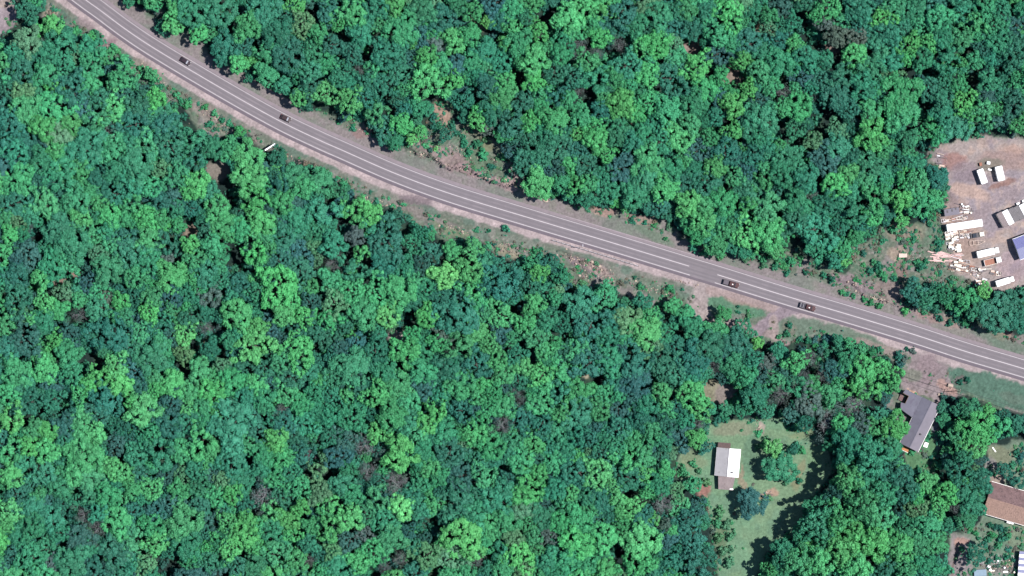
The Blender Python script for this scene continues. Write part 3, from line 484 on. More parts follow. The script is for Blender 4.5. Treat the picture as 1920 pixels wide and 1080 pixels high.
# ---------------------------------------------------------------- trees traced from the photo (region origin, then x,y,r,tone in thirds of a pixel)
TREES = '''
0 0
150,60,62,D 215,20,50,D 300,140,62,B 235,165,45,B 160,235,75,O 330,240,75,M 80,300,60,M 510,205,36,B 110,410,85,D 260,420,70,L 360,350,65,M 505,370,80,L 500,470,60,L 400,500,95,D 40,490,60,D 140,610,80,L 300,600,100,L 400,690,60,B 560,560,60,M 60,700,90,D 240,725,70,B 540,665,75,L 690,430,75,L 690,520,55,D 780,600,75,D 870,560,55,B 760,700,95,D 850,420,38,L 480,830,95,M 320,870,70,B 640,830,75,L 230,900,65,M 90,860,85,M 120,1000,80,L 340,985,100,M 560,1010,70,D 780,920,100,M 960,820,90,D 1090,785,80,M 1200,840,60,M 900,950,55,O 1000,985,75,M 1110,1030,75,B 1290,835,55,L 1350,740,45,B 1400,880,100,B 1390,1000,90,B 1560,900,80,D 1640,1000,80,M 1570,1030,60,D 1800,1030,80,L 1710,1050,60,L 740,1020,75,M 640,970,65,M 850,1050,60,L 720,10,45,M 860,20,40,L 910,160,38,D 985,140,52,B 1115,180,72,B 1080,60,85,M 1230,60,90,M 1280,250,85,D 1250,330,55,D 1335,360,52,B 1405,340,38,B 1390,150,70,L 1480,60,85,M 1500,420,60,L 1590,480,50,M 1620,320,85,D 1560,180,85,D 1700,130,65,O 1790,180,50,L 1850,60,75,D 1895,130,45,B 1680,545,48,B 1840,525,72,B 1740,400,65,M 1840,350,55,L 1760,300,55,M 1870,250,65,D 1665,20,55,B 1900,440,50,M 1400,440,36,M 1000,10,45,D
640 0
60,70,90,L 190,40,80,M 290,20,60,B 110,180,70,M 210,140,45,L 330,160,95,L 460,60,75,M 560,110,90,D 650,30,55,M 750,60,55,L 825,120,34,Y 960,40,60,L 1040,95,45,M 640,230,70,B 720,200,60,L 990,245,80,L 920,240,40,B 1110,180,60,B 250,310,80,M 60,300,60,D 20,400,60,D 330,390,70,M 490,320,60,B 560,350,60,L 480,455,92,B 350,500,40,L 150,455,60,D 240,480,75,D 50,560,70,B 200,640,60,L 635,450,55,B 620,540,45,D 700,560,50,D 740,345,60,L 760,420,50,M 830,480,70,D 900,350,60,M 1080,345,80,B 1010,340,45,L 915,460,60,B 900,550,70,L 1080,450,60,B 1120,520,45,L 1200,400,70,D 1210,545,60,D 1230,310,60,L 1280,95,85,B 1370,40,65,B 1330,180,60,L 1450,200,60,B 1430,130,50,L 1570,80,95,D 1690,270,55,B 1560,250,50,G 1650,140,70,M 1780,90,80,M 1880,60,60,M 1440,295,48,G 1550,440,55,L 1420,440,75,M 1320,440,60,D 1580,590,80,B 1660,640,50,B 1350,665,60,L 1200,680,75,B 1060,690,55,B 960,700,85,D 840,620,75,D 1180,760,60,M 1430,715,52,B 1430,795,68,B 1490,865,50,B 1330,840,60,D 1120,880,60,M 1040,770,60,D 1230,940,50,P 1370,920,70,D 1030,910,75,D 1105,1030,78,B 1240,1025,55,L 1330,1040,50,B 1590,940,88,P 1720,900,85,L 1735,1000,85,M 1860,950,70,M 1800,800,70,M 1700,760,60,M 1850,440,100,D 1740,580,70,L 1830,620,80,L 1870,240,50,O 250,725,75,D 300,800,55,M 445,740,55,B 395,780,36,Y 250,790,40,D 920,760,50,L 940,850,60,P 1250,740,45,D 1620,470,50,L 1640,790,60,M 1560,760,60,M 1460,620,60,D 1290,570,55,L 430,600,55,M 350,620,55,D 700,650,40,D 1480,980,60,M 1010,80,36,L 590,760,40,D 1560,680,60,M
1280 0
30,40,60,L 270,75,88,B 140,30,60,M 390,60,50,M 490,85,48,L 60,160,60,D 200,190,80,L 370,240,80,D 540,235,60,D 340,340,50,B 80,380,80,B 210,430,50,L 550,345,85,M 430,400,60,L 370,500,48,B 690,330,70,M 680,425,58,P 640,490,36,L 750,95,40,B 820,40,68,B 680,20,50,D 860,200,55,G 980,210,60,G 800,130,45,G 1000,60,75,M 1130,100,60,B 1180,40,65,L 1290,60,75,M 1160,185,75,M 1280,240,60,B 1385,240,48,B 1450,100,75,L 1570,60,65,M 1650,130,60,L 1700,40,60,L 1790,60,60,M 1890,150,70,P 1880,240,65,D 1560,220,60,L 1640,340,48,L 1490,330,85,M 1350,330,60,M 1070,375,80,M 880,420,80,D 1190,430,50,O 1020,480,80,M 1210,530,110,L 860,540,80,D 1060,620,62,L 935,600,65,D 1235,630,85,L 1060,755,82,B 1130,820,55,L 870,730,55,O 650,600,75,L 290,590,68,B 200,540,58,P 420,560,58,P 60,580,70,M 190,660,50,M 285,735,52,B 450,670,90,M 40,700,60,L 150,775,50,L 640,730,60,M 740,790,48,O 80,850,70,P 240,860,90,D 400,880,70,D 600,885,85,M 800,900,85,P 950,880,60,D 1050,920,80,M 1200,900,65,D 180,935,60,B 300,990,60,L 450,1020,60,L 570,965,80,M 700,1000,75,M 860,1040,70,B 1030,1030,60,L 1300,920,55,M 1430,1000,58,D 1320,1030,60,L 1260,780,50,M 1390,720,50,L 1450,765,60,L 1550,700,80,M 1470,560,60,M 1580,570,60,B 1560,480,50,L 1690,630,65,L 1720,450,60,M 1790,520,50,M 1885,450,55,L 1870,560,75,D 1895,700,55,L 1870,340,60,D 1310,760,45,L 1000,160,50,D 1180,330,70,M 1090,250,55,M 740,540,36,G 700,700,40,D 420,770,50,M 560,600,50,L 500,480,55,L 480,150,45,O 20,890,50,L 330,120,40,L 620,120,45,M 800,330,50,M
0 360
90,60,80,D 250,60,80,L 430,40,75,L 440,140,58,B 55,240,50,B 170,110,60,M 330,200,88,M 620,130,60,B 750,80,60,L 820,145,60,B 700,260,70,D 930,280,68,D 1080,90,50,D 1220,90,70,L 1440,50,75,B 1460,165,78,B 1680,160,78,M 1800,130,95,M 1350,205,60,L 1760,305,44,O 1070,290,50,B 1190,290,60,L 545,345,50,O 740,340,80,M 420,290,90,M 290,420,75,M 90,390,50,P 80,475,70,D 230,480,50,B 245,620,58,B 600,430,90,M 830,390,80,M 960,480,80,B 1230,400,50,L 1430,345,62,B 1520,315,50,L 1560,530,115,B 1690,440,75,D 1740,540,50,L 1860,500,60,L 1870,300,70,M 1880,620,80,O 1740,620,60,P 1440,560,55,M 1330,690,88,B 1180,590,62,G 960,590,68,P 680,610,48,B 560,560,60,L 850,590,60,L 840,670,60,B 1070,710,70,D 960,660,40,L 550,650,65,M 90,600,85,D 440,610,45,L 440,690,55,G 620,800,105,D 305,840,50,B 170,710,40,B 150,830,95,P 50,880,75,D 380,920,75,L 250,1000,68,B 90,1010,75,L 400,1020,68,M 650,980,70,B 560,1030,60,B 850,930,90,M 900,860,58,L 1030,910,58,O 1160,770,50,G 1120,1010,68,L 1260,980,50,O 870,1045,50,L 1430,860,100,B 1440,760,55,B 1600,840,50,P 1680,900,95,B 1580,960,58,L 1590,690,58,B 1700,700,60,B 1760,790,68,D 1870,920,50,D 1490,1000,68,D 1640,1040,75,D 1350,985,60,D 1870,1040,60,M 640,300,60,L 520,230,60,L 760,480,60,L 360,560,50,O 700,700,50,M 780,790,60,L 1080,480,45,B 1100,380,55,L 1240,490,55,M 1300,600,50,M 30,140,45,L 560,60,50,L 1290,830,50,M 1180,880,50,D 1750,1020,50,M 1240,700,40,D 900,150,50,L 1000,190,40,L 160,190,45,G 1500,440,50,D
640 360
60,100,60,B 170,120,65,B 310,150,85,D 260,280,100,D 450,230,70,M 500,230,50,L 80,250,50,G 110,340,42,B 60,430,70,M 575,470,66,Y 740,320,78,B 620,335,52,B 720,440,68,B 450,410,55,P 720,560,58,B 880,420,78,D 900,520,95,D 1110,460,50,B 1060,420,45,L 1190,390,55,D 1200,600,42,L 1090,635,60,B 1030,740,58,B 900,690,75,L 810,690,48,L 660,690,120,D 480,700,60,B 330,560,88,L 200,560,78,L 50,560,70,L 130,690,88,L 260,690,65,Y 560,600,65,D 1160,720,60,M 1100,820,70,L 1350,620,88,M 1480,585,70,L 1400,760,95,D 1500,830,70,M 1610,730,80,O 1740,700,75,L 1880,720,55,D 1785,860,40,O 1650,960,95,D 1400,960,95,D 1250,900,60,D 1800,950,85,D 1500,950,75,M 830,850,58,B 880,950,55,B 980,920,58,M 1020,985,55,B 1150,900,58,L 1130,1030,68,B 760,970,95,D 600,1000,85,D 660,860,75,L 350,900,78,B 450,1010,75,L 190,890,85,D 60,990,95,M 250,1010,70,M 540,850,50,L 980,480,60,D 1240,480,45,M 800,560,50,D 1600,630,60,M 1240,740,55,D 1880,870,60,D 400,290,60,M 1540,710,60,D 1860,640,45,L 400,800,50,L 960,830,45,L 1690,620,50,M 950,600,50,M 1150,960,40,M
1280 360
30,60,70,B 110,170,68,B 230,60,78,L 370,75,50,B 310,150,50,M 480,80,78,L 480,240,95,B 360,240,75,B 190,300,58,L 80,240,50,L 250,220,60,L 530,340,60,B 650,60,78,M 640,160,88,D 740,210,95,M 820,60,85,D 750,310,65,M 900,320,55,L 910,385,36,Y 960,110,75,M 1080,50,80,L 1150,120,50,D 1225,40,60,B 1340,60,78,L 1430,40,58,L 1230,160,50,B 980,250,42,L 1400,130,40,L 1310,570,72,D 1370,600,55,M 1290,510,45,D 1480,580,48,M 1420,540,36,M 1600,590,55,L 1700,555,55,Y 1650,650,55,M 1760,690,88,D 1880,620,65,D 1870,730,62,D 1560,650,38,L 1500,620,36,L 60,760,65,M 180,780,58,L 150,870,85,D 300,860,88,D 425,850,42,Y 60,950,85,D 280,970,65,M 395,940,55,M 60,1040,60,M 370,1030,58,L 870,830,42,M 940,850,45,L 1000,880,40,L 1070,905,32,L 640,960,62,B 720,940,55,G 540,900,45,M 480,970,55,G 850,1000,60,P 610,1040,50,D 1010,1000,75,B 1120,1000,55,B 1200,1030,62,B 560,1000,50,P 790,1030,50,G 440,1040,50,P 680,1040,45,G 230,690,40,L 20,690,45,L 350,780,55,M 240,930,45,P 850,300,50,M 880,190,55,D
640 720
40,60,50,L 200,60,75,B 280,180,85,L 205,280,55,B 60,180,85,M 130,350,75,G 380,90,65,L 520,150,68,B 760,60,58,L 680,150,78,D 850,50,58,L 430,300,58,L 580,280,75,M 330,400,95,B 240,480,38,L 610,380,85,D 700,340,40,O 800,520,68,L 440,560,58,M 905,230,72,G 1010,430,75,L 1030,110,60,G 980,60,50,G 1110,500,52,B 1040,600,85,B 1120,240,78,D 1240,170,55,L 1330,290,55,M 1400,300,55,D 1450,150,58,L 1560,260,75,D 1480,60,55,L 1330,490,95,D 1440,500,78,B 1330,410,45,B 1560,350,68,M 1630,330,55,L 1700,420,58,L 1620,530,85,D 1720,610,42,B 1820,500,50,L 1740,250,48,L 1830,140,50,L 1800,50,55,B 1850,380,42,O 1880,600,50,O 1550,640,50,B 1570,730,38,B 1380,640,48,M 1460,650,72,D 1810,680,75,G 1700,880,105,B 1630,1030,68,B 1850,1010,75,D 1470,860,75,B 1320,900,95,B 1230,780,58,L 1340,770,72,L 1270,990,72,L 1380,1010,58,L 1160,860,48,G 1060,790,48,L 960,870,55,O 1000,970,85,B 1090,860,50,L 900,1040,58,L 880,640,95,M 650,650,95,D 750,740,75,M 680,870,105,B 800,910,55,L 340,700,70,Y 200,640,65,L 60,620,58,L 50,760,68,B 280,860,78,L 130,850,48,G 95,1000,62,B 330,980,58,G 480,960,85,O 620,980,75,O 750,1000,58,G 440,700,58,M 780,430,60,M 970,330,55,M 500,470,60,L 550,520,50,L 930,540,45,D 1200,600,60,M 1250,680,45,L 1700,760,60,D 1590,880,36,D 1160,1000,60,M 1830,880,50,P 1780,980,40,M 1690,200,60,D 560,60,60,M 40,480,50,M 240,1040,50,G
1280 720
50,60,75,B 100,140,58,B 75,310,52,B 130,360,36,D 20,200,50,M 240,140,38,M 335,150,42,M 400,60,70,M 470,150,60,M 560,60,70,G 620,160,55,P 720,100,80,G 820,200,85,G 970,130,80,G 1000,230,50,G 690,220,45,D 960,15,48,B 1060,30,58,B 1190,15,42,B 1140,80,50,P 1120,180,68,M 1190,240,72,B 960,340,92,M 1060,420,100,M 1160,360,72,M 940,530,75,B 1120,500,62,D 1230,540,85,D 1140,620,75,M 1370,550,52,B 1440,690,55,B 1490,610,58,B 1320,710,60,O 1390,800,72,L 1250,800,60,M 810,710,80,M 750,790,80,M 880,760,75,L 1020,700,85,L 1100,770,85,L 680,850,62,M 950,840,75,B 900,930,92,B 1050,900,92,B 980,1020,85,B 580,960,72,M 660,1000,80,L 780,1000,75,B 500,1040,45,L 1130,1040,68,D 1230,930,72,B 1330,900,58,L 1250,1040,58,L 1370,1030,65,M 1430,900,60,L 1210,730,45,P 860,620,55,P 800,880,70,M 1150,860,60,B 560,480,82,M 505,360,46,Y 615,370,28,D 400,670,72,P 1620,130,85,M 1720,150,52,B 1650,240,85,B 1640,350,72,B 1735,290,45,B 1560,140,40,M 1590,420,50,M 1810,180,50,D 1890,230,50,D 1680,540,58,D 1810,485,40,D 1890,540,45,D 1540,470,62,D 1560,590,62,M 1630,680,72,M 1590,760,55,M 1650,960,58,D 1500,430,42,P 1530,700,40,G 60,570,45,L 80,700,50,P 50,860,80,D 120,960,72,D 50,1010,75,D 20,760,60,D 1440,990,50,M 1290,620,50,M 1320,640,40,B
0 720
40,60,60,L 40,200,85,B 170,100,75,D 290,90,65,D 360,240,72,P 190,260,58,L 440,60,50,B 590,80,95,D 540,270,58,B 800,150,85,B 740,90,50,B 880,30,50,B 850,280,60,L 960,110,75,P 950,230,75,D 1060,50,60,L 1140,120,55,L 1220,150,45,B 1300,230,120,M 1480,90,68,M 1560,310,68,B 1590,150,52,G 1690,110,58,L 1850,60,58,M 60,370,78,L 260,370,68,B 60,520,68,B 240,500,75,M 460,420,105,L 620,470,55,B 730,530,38,B 650,340,58,P 900,400,85,M 1010,370,65,L 930,520,52,P 1100,480,55,M 1200,400,55,L 1300,440,85,M 1260,545,55,O 1130,580,65,M 980,690,72,P 1310,620,55,B 1460,480,55,M 1480,640,85,G 1700,390,65,D 1820,420,30,O 1780,500,50,O 1800,620,58,O 1690,700,48,B 1520,720,55,B 1270,780,58,B 1380,840,75,B 1390,770,55,B 1040,780,95,L 860,800,65,L 740,720,55,D 560,720,55,M 470,740,58,G 540,820,65,G 180,700,75,M 90,620,75,D 40,800,50,B 180,800,75,M 330,840,60,M 880,900,68,B 1040,910,75,M 1150,830,45,D 1300,930,68,B 1430,920,50,B 1560,960,85,L 1640,850,48,B 1860,820,68,B 1740,990,45,G 1680,940,34,G 820,1020,58,O 1170,1000,58,M 1330,1030,58,D 640,940,85,D 400,1000,85,M 170,980,80,M 1450,800,50,L 1750,800,50,L 1740,900,50,M 1640,500,60,M 340,580,70,M 600,620,70,L 760,400,60,M 720,830,55,M 1000,600,60,L 1860,180,60,M 1770,50,60,M 1380,60,60,M 100,130,50,D 1860,300,60,D 1870,950,50,O 130,440,60,M 1820,730,45,L 700,230,40,D 420,150,50,D
'''
# shrubs standing apart beside the road, the clearings and the yard (photo pixels)
SHRUBS = '''785,240,7,D 858,250,6,D 868,262,7,M 848,236,8,D 896,270,9,M 906,290,10,L 872,272,8,M 945,292,9,B 818,279,6,Y 806,283,6,P 812,240,9,D 824,236,9,M 880,285,8,M 912,262,8,O
177,60,7,M 171,73,7,D 148,58,5,L 212,88,7,L 205,95,6,M 222,97,6,L 262,130,8,L 276,136,9,M 290,146,9,L 284,152,8,M 330,180,8,L 340,190,7,M 352,196,8,L 402,213,7,L 418,226,7,M 384,198,7,L 246,118,6,L 270,145,8,L 300,160,7,M
645,345,8,L 652,352,7,M 706,378,6,M 948,430,9,M 1005,470,7,L 1012,482,8,M 1030,478,7,D 1192,568,7,M 1204,556,5,L 1254,540,7,L 1262,546,5,L 1246,572,8,M 1272,580,9,L 1290,576,5,L 1140,538,8,L 1152,546,7,M 1190,520,4,D 1060,515,9,L 1052,500,8,M 1068,530,7,O
1185,412,5,D 1210,418,5,M 1254,425,6,O 1249,448,5,L 1300,465,8,M 1320,474,8,L 1345,470,9,L 1352,482,8,O 1398,486,8,O 1410,478,9,L 1430,484,9,L 1446,476,8,L 1460,486,8,L 1470,500,7,L 1484,490,8,L 1454,500,7,M 1476,512,6,M 1490,478,6,O 1500,486,7,L 1432,498,7,O
1620,475,6,D 1648,500,9,M 1640,490,7,L 1632,508,7,M 1655,515,8,L 1662,524,6,L 1676,520,7,M 1560,522,7,D 1545,516,6,M 1512,511,6,D 1728,500,9,M 1720,490,8,L 1735,490,7,M 1762,456,8,M 1756,470,6,D 1700,584,9,B 1622,562,6,L 1600,556,6,L 1634,568,7,L 1580,548,6,L 1590,552,6,M 1650,574,6,L 1762,596,8,D 1782,606,7,M 1734,588,6,L 1810,606,8,L 1796,598,7,D 1560,440,8,L 1610,450,10,M 1620,432,9,L 1640,425,8,M 1660,415,9,L 1675,430,8,L
1480,612,7,D 1478,625,8,M 1462,632,6,L 1500,636,6,M 1516,640,7,M 1700,655,5,D 1712,658,6,G 1650,656,7,M 1588,650,6,D 1694,676,8,G 1686,668,9,D 1688,684,8,P 1384,575,3,D 1403,582,3,L 1383,584,4,M 1528,650,8,L 1546,646,8,M
1433,835,7,Y 1438,824,7,O 1496,835,9,M 1488,845,8,D 1505,845,7,L 1475,905,6,O 1500,900,7,M 1420,838,6,O 1455,845,9,B 1300,870,7,L 1285,890,9,L 1310,885,7,O 1300,905,8,B 1325,905,8,O 1280,880,8,L 1350,960,10,O 1362,985,11,O 1350,1010,11,O 1370,1005,9,O 1358,1035,11,O 1368,1055,10,O 1372,1030,8,O 1345,980,9,L
1738,815,8,M 1732,822,6,L 1733,806,5,P 1724,880,6,L 1772,870,7,D 1770,745,7,P 1786,748,6,P 1858,985,8,D 1868,989,8,D 1878,991,8,D 1888,994,8,D 1830,1000,7,L 1836,1010,6,M 1852,1010,10,M 1862,1004,10,L 1880,1010,11,M 1892,1004,9,L 1872,1024,10,L 1848,840,7,O 1905,850,8,M 1889,1045,8,M 1900,1050,6,D 1846,1018,5,D 1862,1040,4,D 1916,855,7,P 1800,715,7,D 1815,712,6,D 1842,852,6,O 1820,992,6,L 1765,995,8,P 1778,985,8,D'''
# ---------------------------------------------------------------- landmarks used to tell trees apart in the labels
LM = [('the photo top left corner', 0, 0), ('the leading dark car', 348, 115), ('the trailing dark car', 536, 222), ('the white roadside board', 508, 276), ('the bare earth clearing', 829, 212),
      ('the top edge midpoint', 960, 0), ('the photo top right corner', 1920, 0), ('the pair of white containers', 1858, 326), ('the long white trailer', 1808, 422), ('the pickup with the grey bed', 1370, 532),
      ('the pickup with the striped bed', 1515, 576), ('the white gabled house', 1364, 870), ('the grey roofed house', 1720, 795), ('the tan roofed house', 1885, 940), ('the small pink clearing', 747, 628),
      ('the photo bottom left corner', 0, 1080), ('the photo bottom edge midpoint', 960, 1080), ('the photo left edge midpoint', 0, 540), ('the roadside guardrail', 1125, 472), ('the reddish bare patch', 1190, 247),
      ('the photo bottom right corner', 1920, 1080), ('the tan patch on the left', 143, 515), ('the lower purple patch', 590, 850)]
TW = {'B': 'bright green', 'L': 'light green', 'M': 'mid green', 'D': 'dark green', 'O': 'olive green', 'G': 'grey leafed', 'P': 'dark bluish', 'Y': 'yellowish green'}
DIRN = ['right of', 'up-right of', 'above', 'up-left of', 'left of', 'down-left of', 'below', 'down-right of']
ORD = ['nearest'] + ['second nearest', 'third nearest', 'fourth nearest', 'fifth nearest', 'sixth nearest', 'seventh nearest', 'eighth nearest', 'ninth nearest', 'tenth nearest']
def size_word(r, cuts): return cuts[0][1] if r < cuts[0][0] else (cuts[1][1] if r < cuts[1][0] else cuts[2][1])
def label_all(items, noun, cuts, LM=LM):          # items: list of dict(px,py,r,t)
    groups = {}
    for it in items:
        ds = sorted((math.hypot(it['px'] - x, it['py'] - y), n, x, y) for n, x, y in LM); d, n, x, y = ds[0]
        a = math.degrees(math.atan2(y - it['py'], it['px'] - x)) % 360
        k = (TW.get(it['t'], it['t']), size_word(it['r'], cuts), n, DIRN[int((a + 22.5) // 45) % 8]); groups.setdefault(k, []).append((d, it))
    for (tw, sw, n, dr), L in groups.items():
        L.sort(key=lambda z: z[0])
        where = dr + ' ' + n
        for i, (d, it) in enumerate(L):
            o = '' if len(L) == 1 else (ORD[i] if i < 10 else str(i + 1) + 'th nearest')
            it['label'] = ('%s %s %s' % (sw, tw, noun)).strip() + '%s%s' % ( ', ' + o + ' ' if o else ', ', where)
# ---------------------------------------------------------------- trees
T = []
for line in TREES.strip().split('\n'):
    a = line.split()
    if ',' not in a[0]: ox, oy = int(a[0]), int(a[1]); continue
    for s in a:
        x, y, r, tn = s.split(','); T.append(dict(px=ox + int(x) / 3, py=oy + int(y) / 3, r=int(r) / 3, t=tn, src=1))
g = np.random.RandomState(5)
SP = 24.0
cells = {}
def put(it): cells.setdefault((int(it['px'] // 40), int(it['py'] // 40)), []).append(it)
def near(x, y):
    cx, cy = int(x // 40), int(y // 40)
    for i in range(cx - 1, cx + 2):
        for j in range(cy - 1, cy + 2):
            for it in cells.get((i, j), ()): yield it
_s = open_sd(np.array([i_['px'] for i_ in T]), np.array([i_['py'] for i_ in T]))
for it, s_ in zip(T, _s):
    if 0 < -s_ < it['r'] * .95 and not (it['px'] > 1400 and it['py'] > 790): it['r'] = max(it['r'] * .66, -s_ / .95)
for it in T: put(it)
cand = np.stack([g.uniform(-170, 2090, 33000), g.uniform(-150, 1230, 33000)], 1)
sd = open_sd(cand[:, 0], cand[:, 1]); tf = fbm(cand[:, 0], cand[:, 1], 90, 77); FILL = []
rr = np.concatenate([g.uniform(20, 29, 11500), g.uniform(14, 22, 11500), g.uniform(10, 14, 10000)])
for (x, y), s_, q_, r in zip(cand, sd, tf, rr):
    if -s_ < r * 1.05: continue
    if any(math.hypot(x - a, y - b) < c * 1.1 + r * .95 for a, b, c in GAPS): continue
    if r < 15 and q_ > .56: continue
    if any(math.hypot(x - a, y - b) < c * 1.0 + r * .9 for a, b, c, _ in BARE): continue
    if any(math.hypot(x - o['px'], y - o['py']) < (.62 if r > 14 else .56) * (r + o['r']) for o in near(x, y)): continue
    u = g.rand() + (q_ - .5) * .9
    tn = 'B' if u > .88 else 'L' if u > .62 else 'M' if u > .34 else 'D' if u > .12 else 'P'
    if g.rand() < .05: tn = g.choice(['O', 'G'])
    it = dict(px=float(x), py=float(y), r=float(r), t=str(tn), src=0); T.append(it); put(it)
for it in T:
    it['in'] = -8 < it['px'] < 1928 and -8 < it['py'] < 1088
    it['h'] = 8.3 + .11 * it['r'] + g.uniform(-.6, .6) + {'B': .8, 'L': .3, 'Y': .8, 'D': -.5, 'P': -.6, 'G': -.3}.get(it['t'], 0) - (.8 if not it['src'] else 0) - (1.2 if it['r'] < 13 else 0)
    sdv = float(open_sd(np.array([it['px']]), np.array([it['py']]))[0])
    if sdv > -40: it['h'] -= 1.6 * (1 if it['r'] > 15 else 1.8)
    if it['py'] > 850 and 1440 < it['px'] < 1720 and it['src']: it['h'] += 4.8 if it['px'] < 1640 else 2
    if abs(it['px'] - 1633) < 3 and abs(it['py'] - 252) < 3: it['h'] += 2
    if 1500 < it['px'] < 1625 and 790 < it['py'] < 985 and it['src']: it['h'] += 3
    if 1560 < it['px'] < 1700 and 780 < it['py'] < 920: it['h'] += 1
    if 1780 < it['px'] < 1860 and 740 < it['py'] < 880: it['h'] += 1.2
    it['kind'] = 'bare' if it['t'] == 'G' and g.rand() < .75 else ('fine' if it['t'] in 'DPO' and g.rand() < .7 or g.rand() < .2 else ('loose' if g.rand() < .22 else 'round'))
    if it['src'] and 1395 < it['px'] < 1500 and 825 < it['py'] < 960: it['kind'] = 'round'; it['h'] = 8.5
    it['v'] = int(g.randint(len(KIND[it['kind']]))); it['rot'] = float(g.uniform(0, 6.28))
ins = sorted([t_ for t_ in T if t_['in']], key=lambda z: -z['r'] - (5 if z['src'] else 0) - (30 if z['py'] > 750 and z['px'] > 1390 and z['src'] else 0))
SINGLE = ins[:300]; sid = {id(t_) for t_ in SINGLE}; REST = [t_ for t_ in T if id(t_) not in sid]
label_all(SINGLE, 'tree', ((17, 'small'), (25, 'mid-sized'), (999, 'broad')))
GL = random.Random(3)
def unit_tree(it):
    x, y = W(it['px'], it['py'], it['h'] * .85); rad = it['r'] * SC * 1.04
    return x, y, rad, it['h'] / (TH + .66)
for it in SINGLE:
    x, y, rad, zs = unit_tree(it); cm, tm, jm = KIND[it['kind']][it['v']]
    o = thing('tree' if it['kind'] != 'bare' else 'sparse_tree', it['label'], 'tree', x, y, it['rot'], 'trees of the roadside forest', z=gz(it['px'], it['py']) - .1)
    o.scale = (rad, rad * GL.uniform(.9, 1.1), zs)
    link(bpy.data.objects.new('trunk', tm), o); c = link(bpy.data.objects.new('crown', cm), o); c['tint'] = tint(it['t'], GL)
# the rest of the forest and the undergrowth: many small copies in one object each
def scatter(name, items, meshes, kind_label=None):
    col = bpy.data.collections.new(name + '_kinds')
    for i, m_ in enumerate(meshes): col.objects.link(bpy.data.objects.new('%s_kind_%02d' % (name, i), m_))
    me = bpy.data.meshes.new(name); n = len(items)
    me.vertices.add(n); me.vertices.foreach_set('co', np.array([i[0] for i in items], np.float32).ravel())
    for nm, ty, key, k in (('rot', 'FLOAT_VECTOR', 'vector', 1), ('scl', 'FLOAT_VECTOR', 'vector', 2), ('tint', 'FLOAT_VECTOR', 'vector', 3), ('vid', 'INT', 'value', 4)):
        at_ = me.attributes.new(nm, ty, 'POINT'); at_.data.foreach_set(key, np.array([i[k] for i in items], np.int32 if ty == 'INT' else np.float32).ravel())
    o = link(bpy.data.objects.new(name, me)); o['kind'] = 'stuff'
    ng = bpy.data.node_groups.new(name, 'GeometryNodeTree'); ng.interface.new_socket('Geometry', in_out='INPUT', socket_type='NodeSocketGeometry'); ng.interface.new_socket('Geometry', in_out='OUTPUT', socket_type='NodeSocketGeometry')
    N = ng.nodes; gi = N.new('NodeGroupInput'); go = N.new('NodeGroupOutput'); ip = N.new('GeometryNodeInstanceOnPoints'); ci = N.new('GeometryNodeCollectionInfo')
    ci.inputs['Collection'].default_value = col; ci.inputs['Separate Children'].default_value = True; ci.inputs['Reset Children'].default_value = True; ip.inputs['Pick Instance'].default_value = True
    L = ng.links; L.new(gi.outputs[0], ip.inputs['Points']); L.new(ci.outputs[0], ip.inputs['Instance'])
    for nm, ty, sk in (('rot', 'FLOAT_VECTOR', 'Rotation'), ('scl', 'FLOAT_VECTOR', 'Scale'), ('vid', 'INT', 'Instance Index')):
        na = N.new('GeometryNodeInputNamedAttribute'); na.data_type = ty; na.inputs['Name'].default_value = nm; L.new([s_ for s_ in na.outputs if s_.enabled][0], ip.inputs[sk])
    L.new(ip.outputs[0], go.inputs[0]); md = o.modifiers.new('scatter', 'NODES'); md.node_group = ng
    return o
allj = [(k, i) for k in KIND for i in range(len(KIND[k]))]
items = []
for it in REST:
    x, y, rad, zs = unit_tree(it); items.append(((x, y, gz(it['px'], it['py']) - .1), (0, 0, it['rot']), (rad, rad, zs), tint(it['t'], GL), allj.index((it['kind'], it['v']))))
fo = scatter('forest', items, [KIND[k][i][2] for k, i in allj]); tag(fo, 'dense green wood filling in between the larger trees on both sides of the road', 'forest')
# low bushes under the wood
BUSH = []
for i in range(5):
    cd = crown_data(900 + i, 26, .26, 34, .085, .8, droop=-.1, ragged=.4, holes=.12); BUSH.append(nmesh('bush_leaves', cd[0] + np.array([0, 0, .12]), *cd[1:], mats=(M['leaf'],)))
items = []; c2 = np.stack([g.uniform(-170, 2090, 11000), g.uniform(-150, 1230, 11000)], 1); s2 = open_sd(c2[:, 0], c2[:, 1]); q2 = fbm(c2[:, 0], c2[:, 1], 30, 91)
for (x, y), s_, q_ in zip(c2, s2, q2):
    if s_ > -4 or any(math.hypot(x - a, y - b) < c * 1.15 for a, b, c, _ in BARE) or q_ < .42: continue
    if any(math.hypot(x - a, y - b) < c * .9 for a, b, c in GAPS): continue
    r = g.uniform(1.0, 2.4); X_, Y_ = W(x, y); items.append(((X_, Y_, gz(x, y)), (0, 0, g.uniform(0, 6)), (r, r, r * g.uniform(.8, 1.6)), tint(str(g.choice(list('MMDDPL'))), GL), int(g.randint(5))))
uo = scatter('undergrowth', items, BUSH); tag(uo, 'low dark undergrowth in the gaps between the forest trees', 'undergrowth')
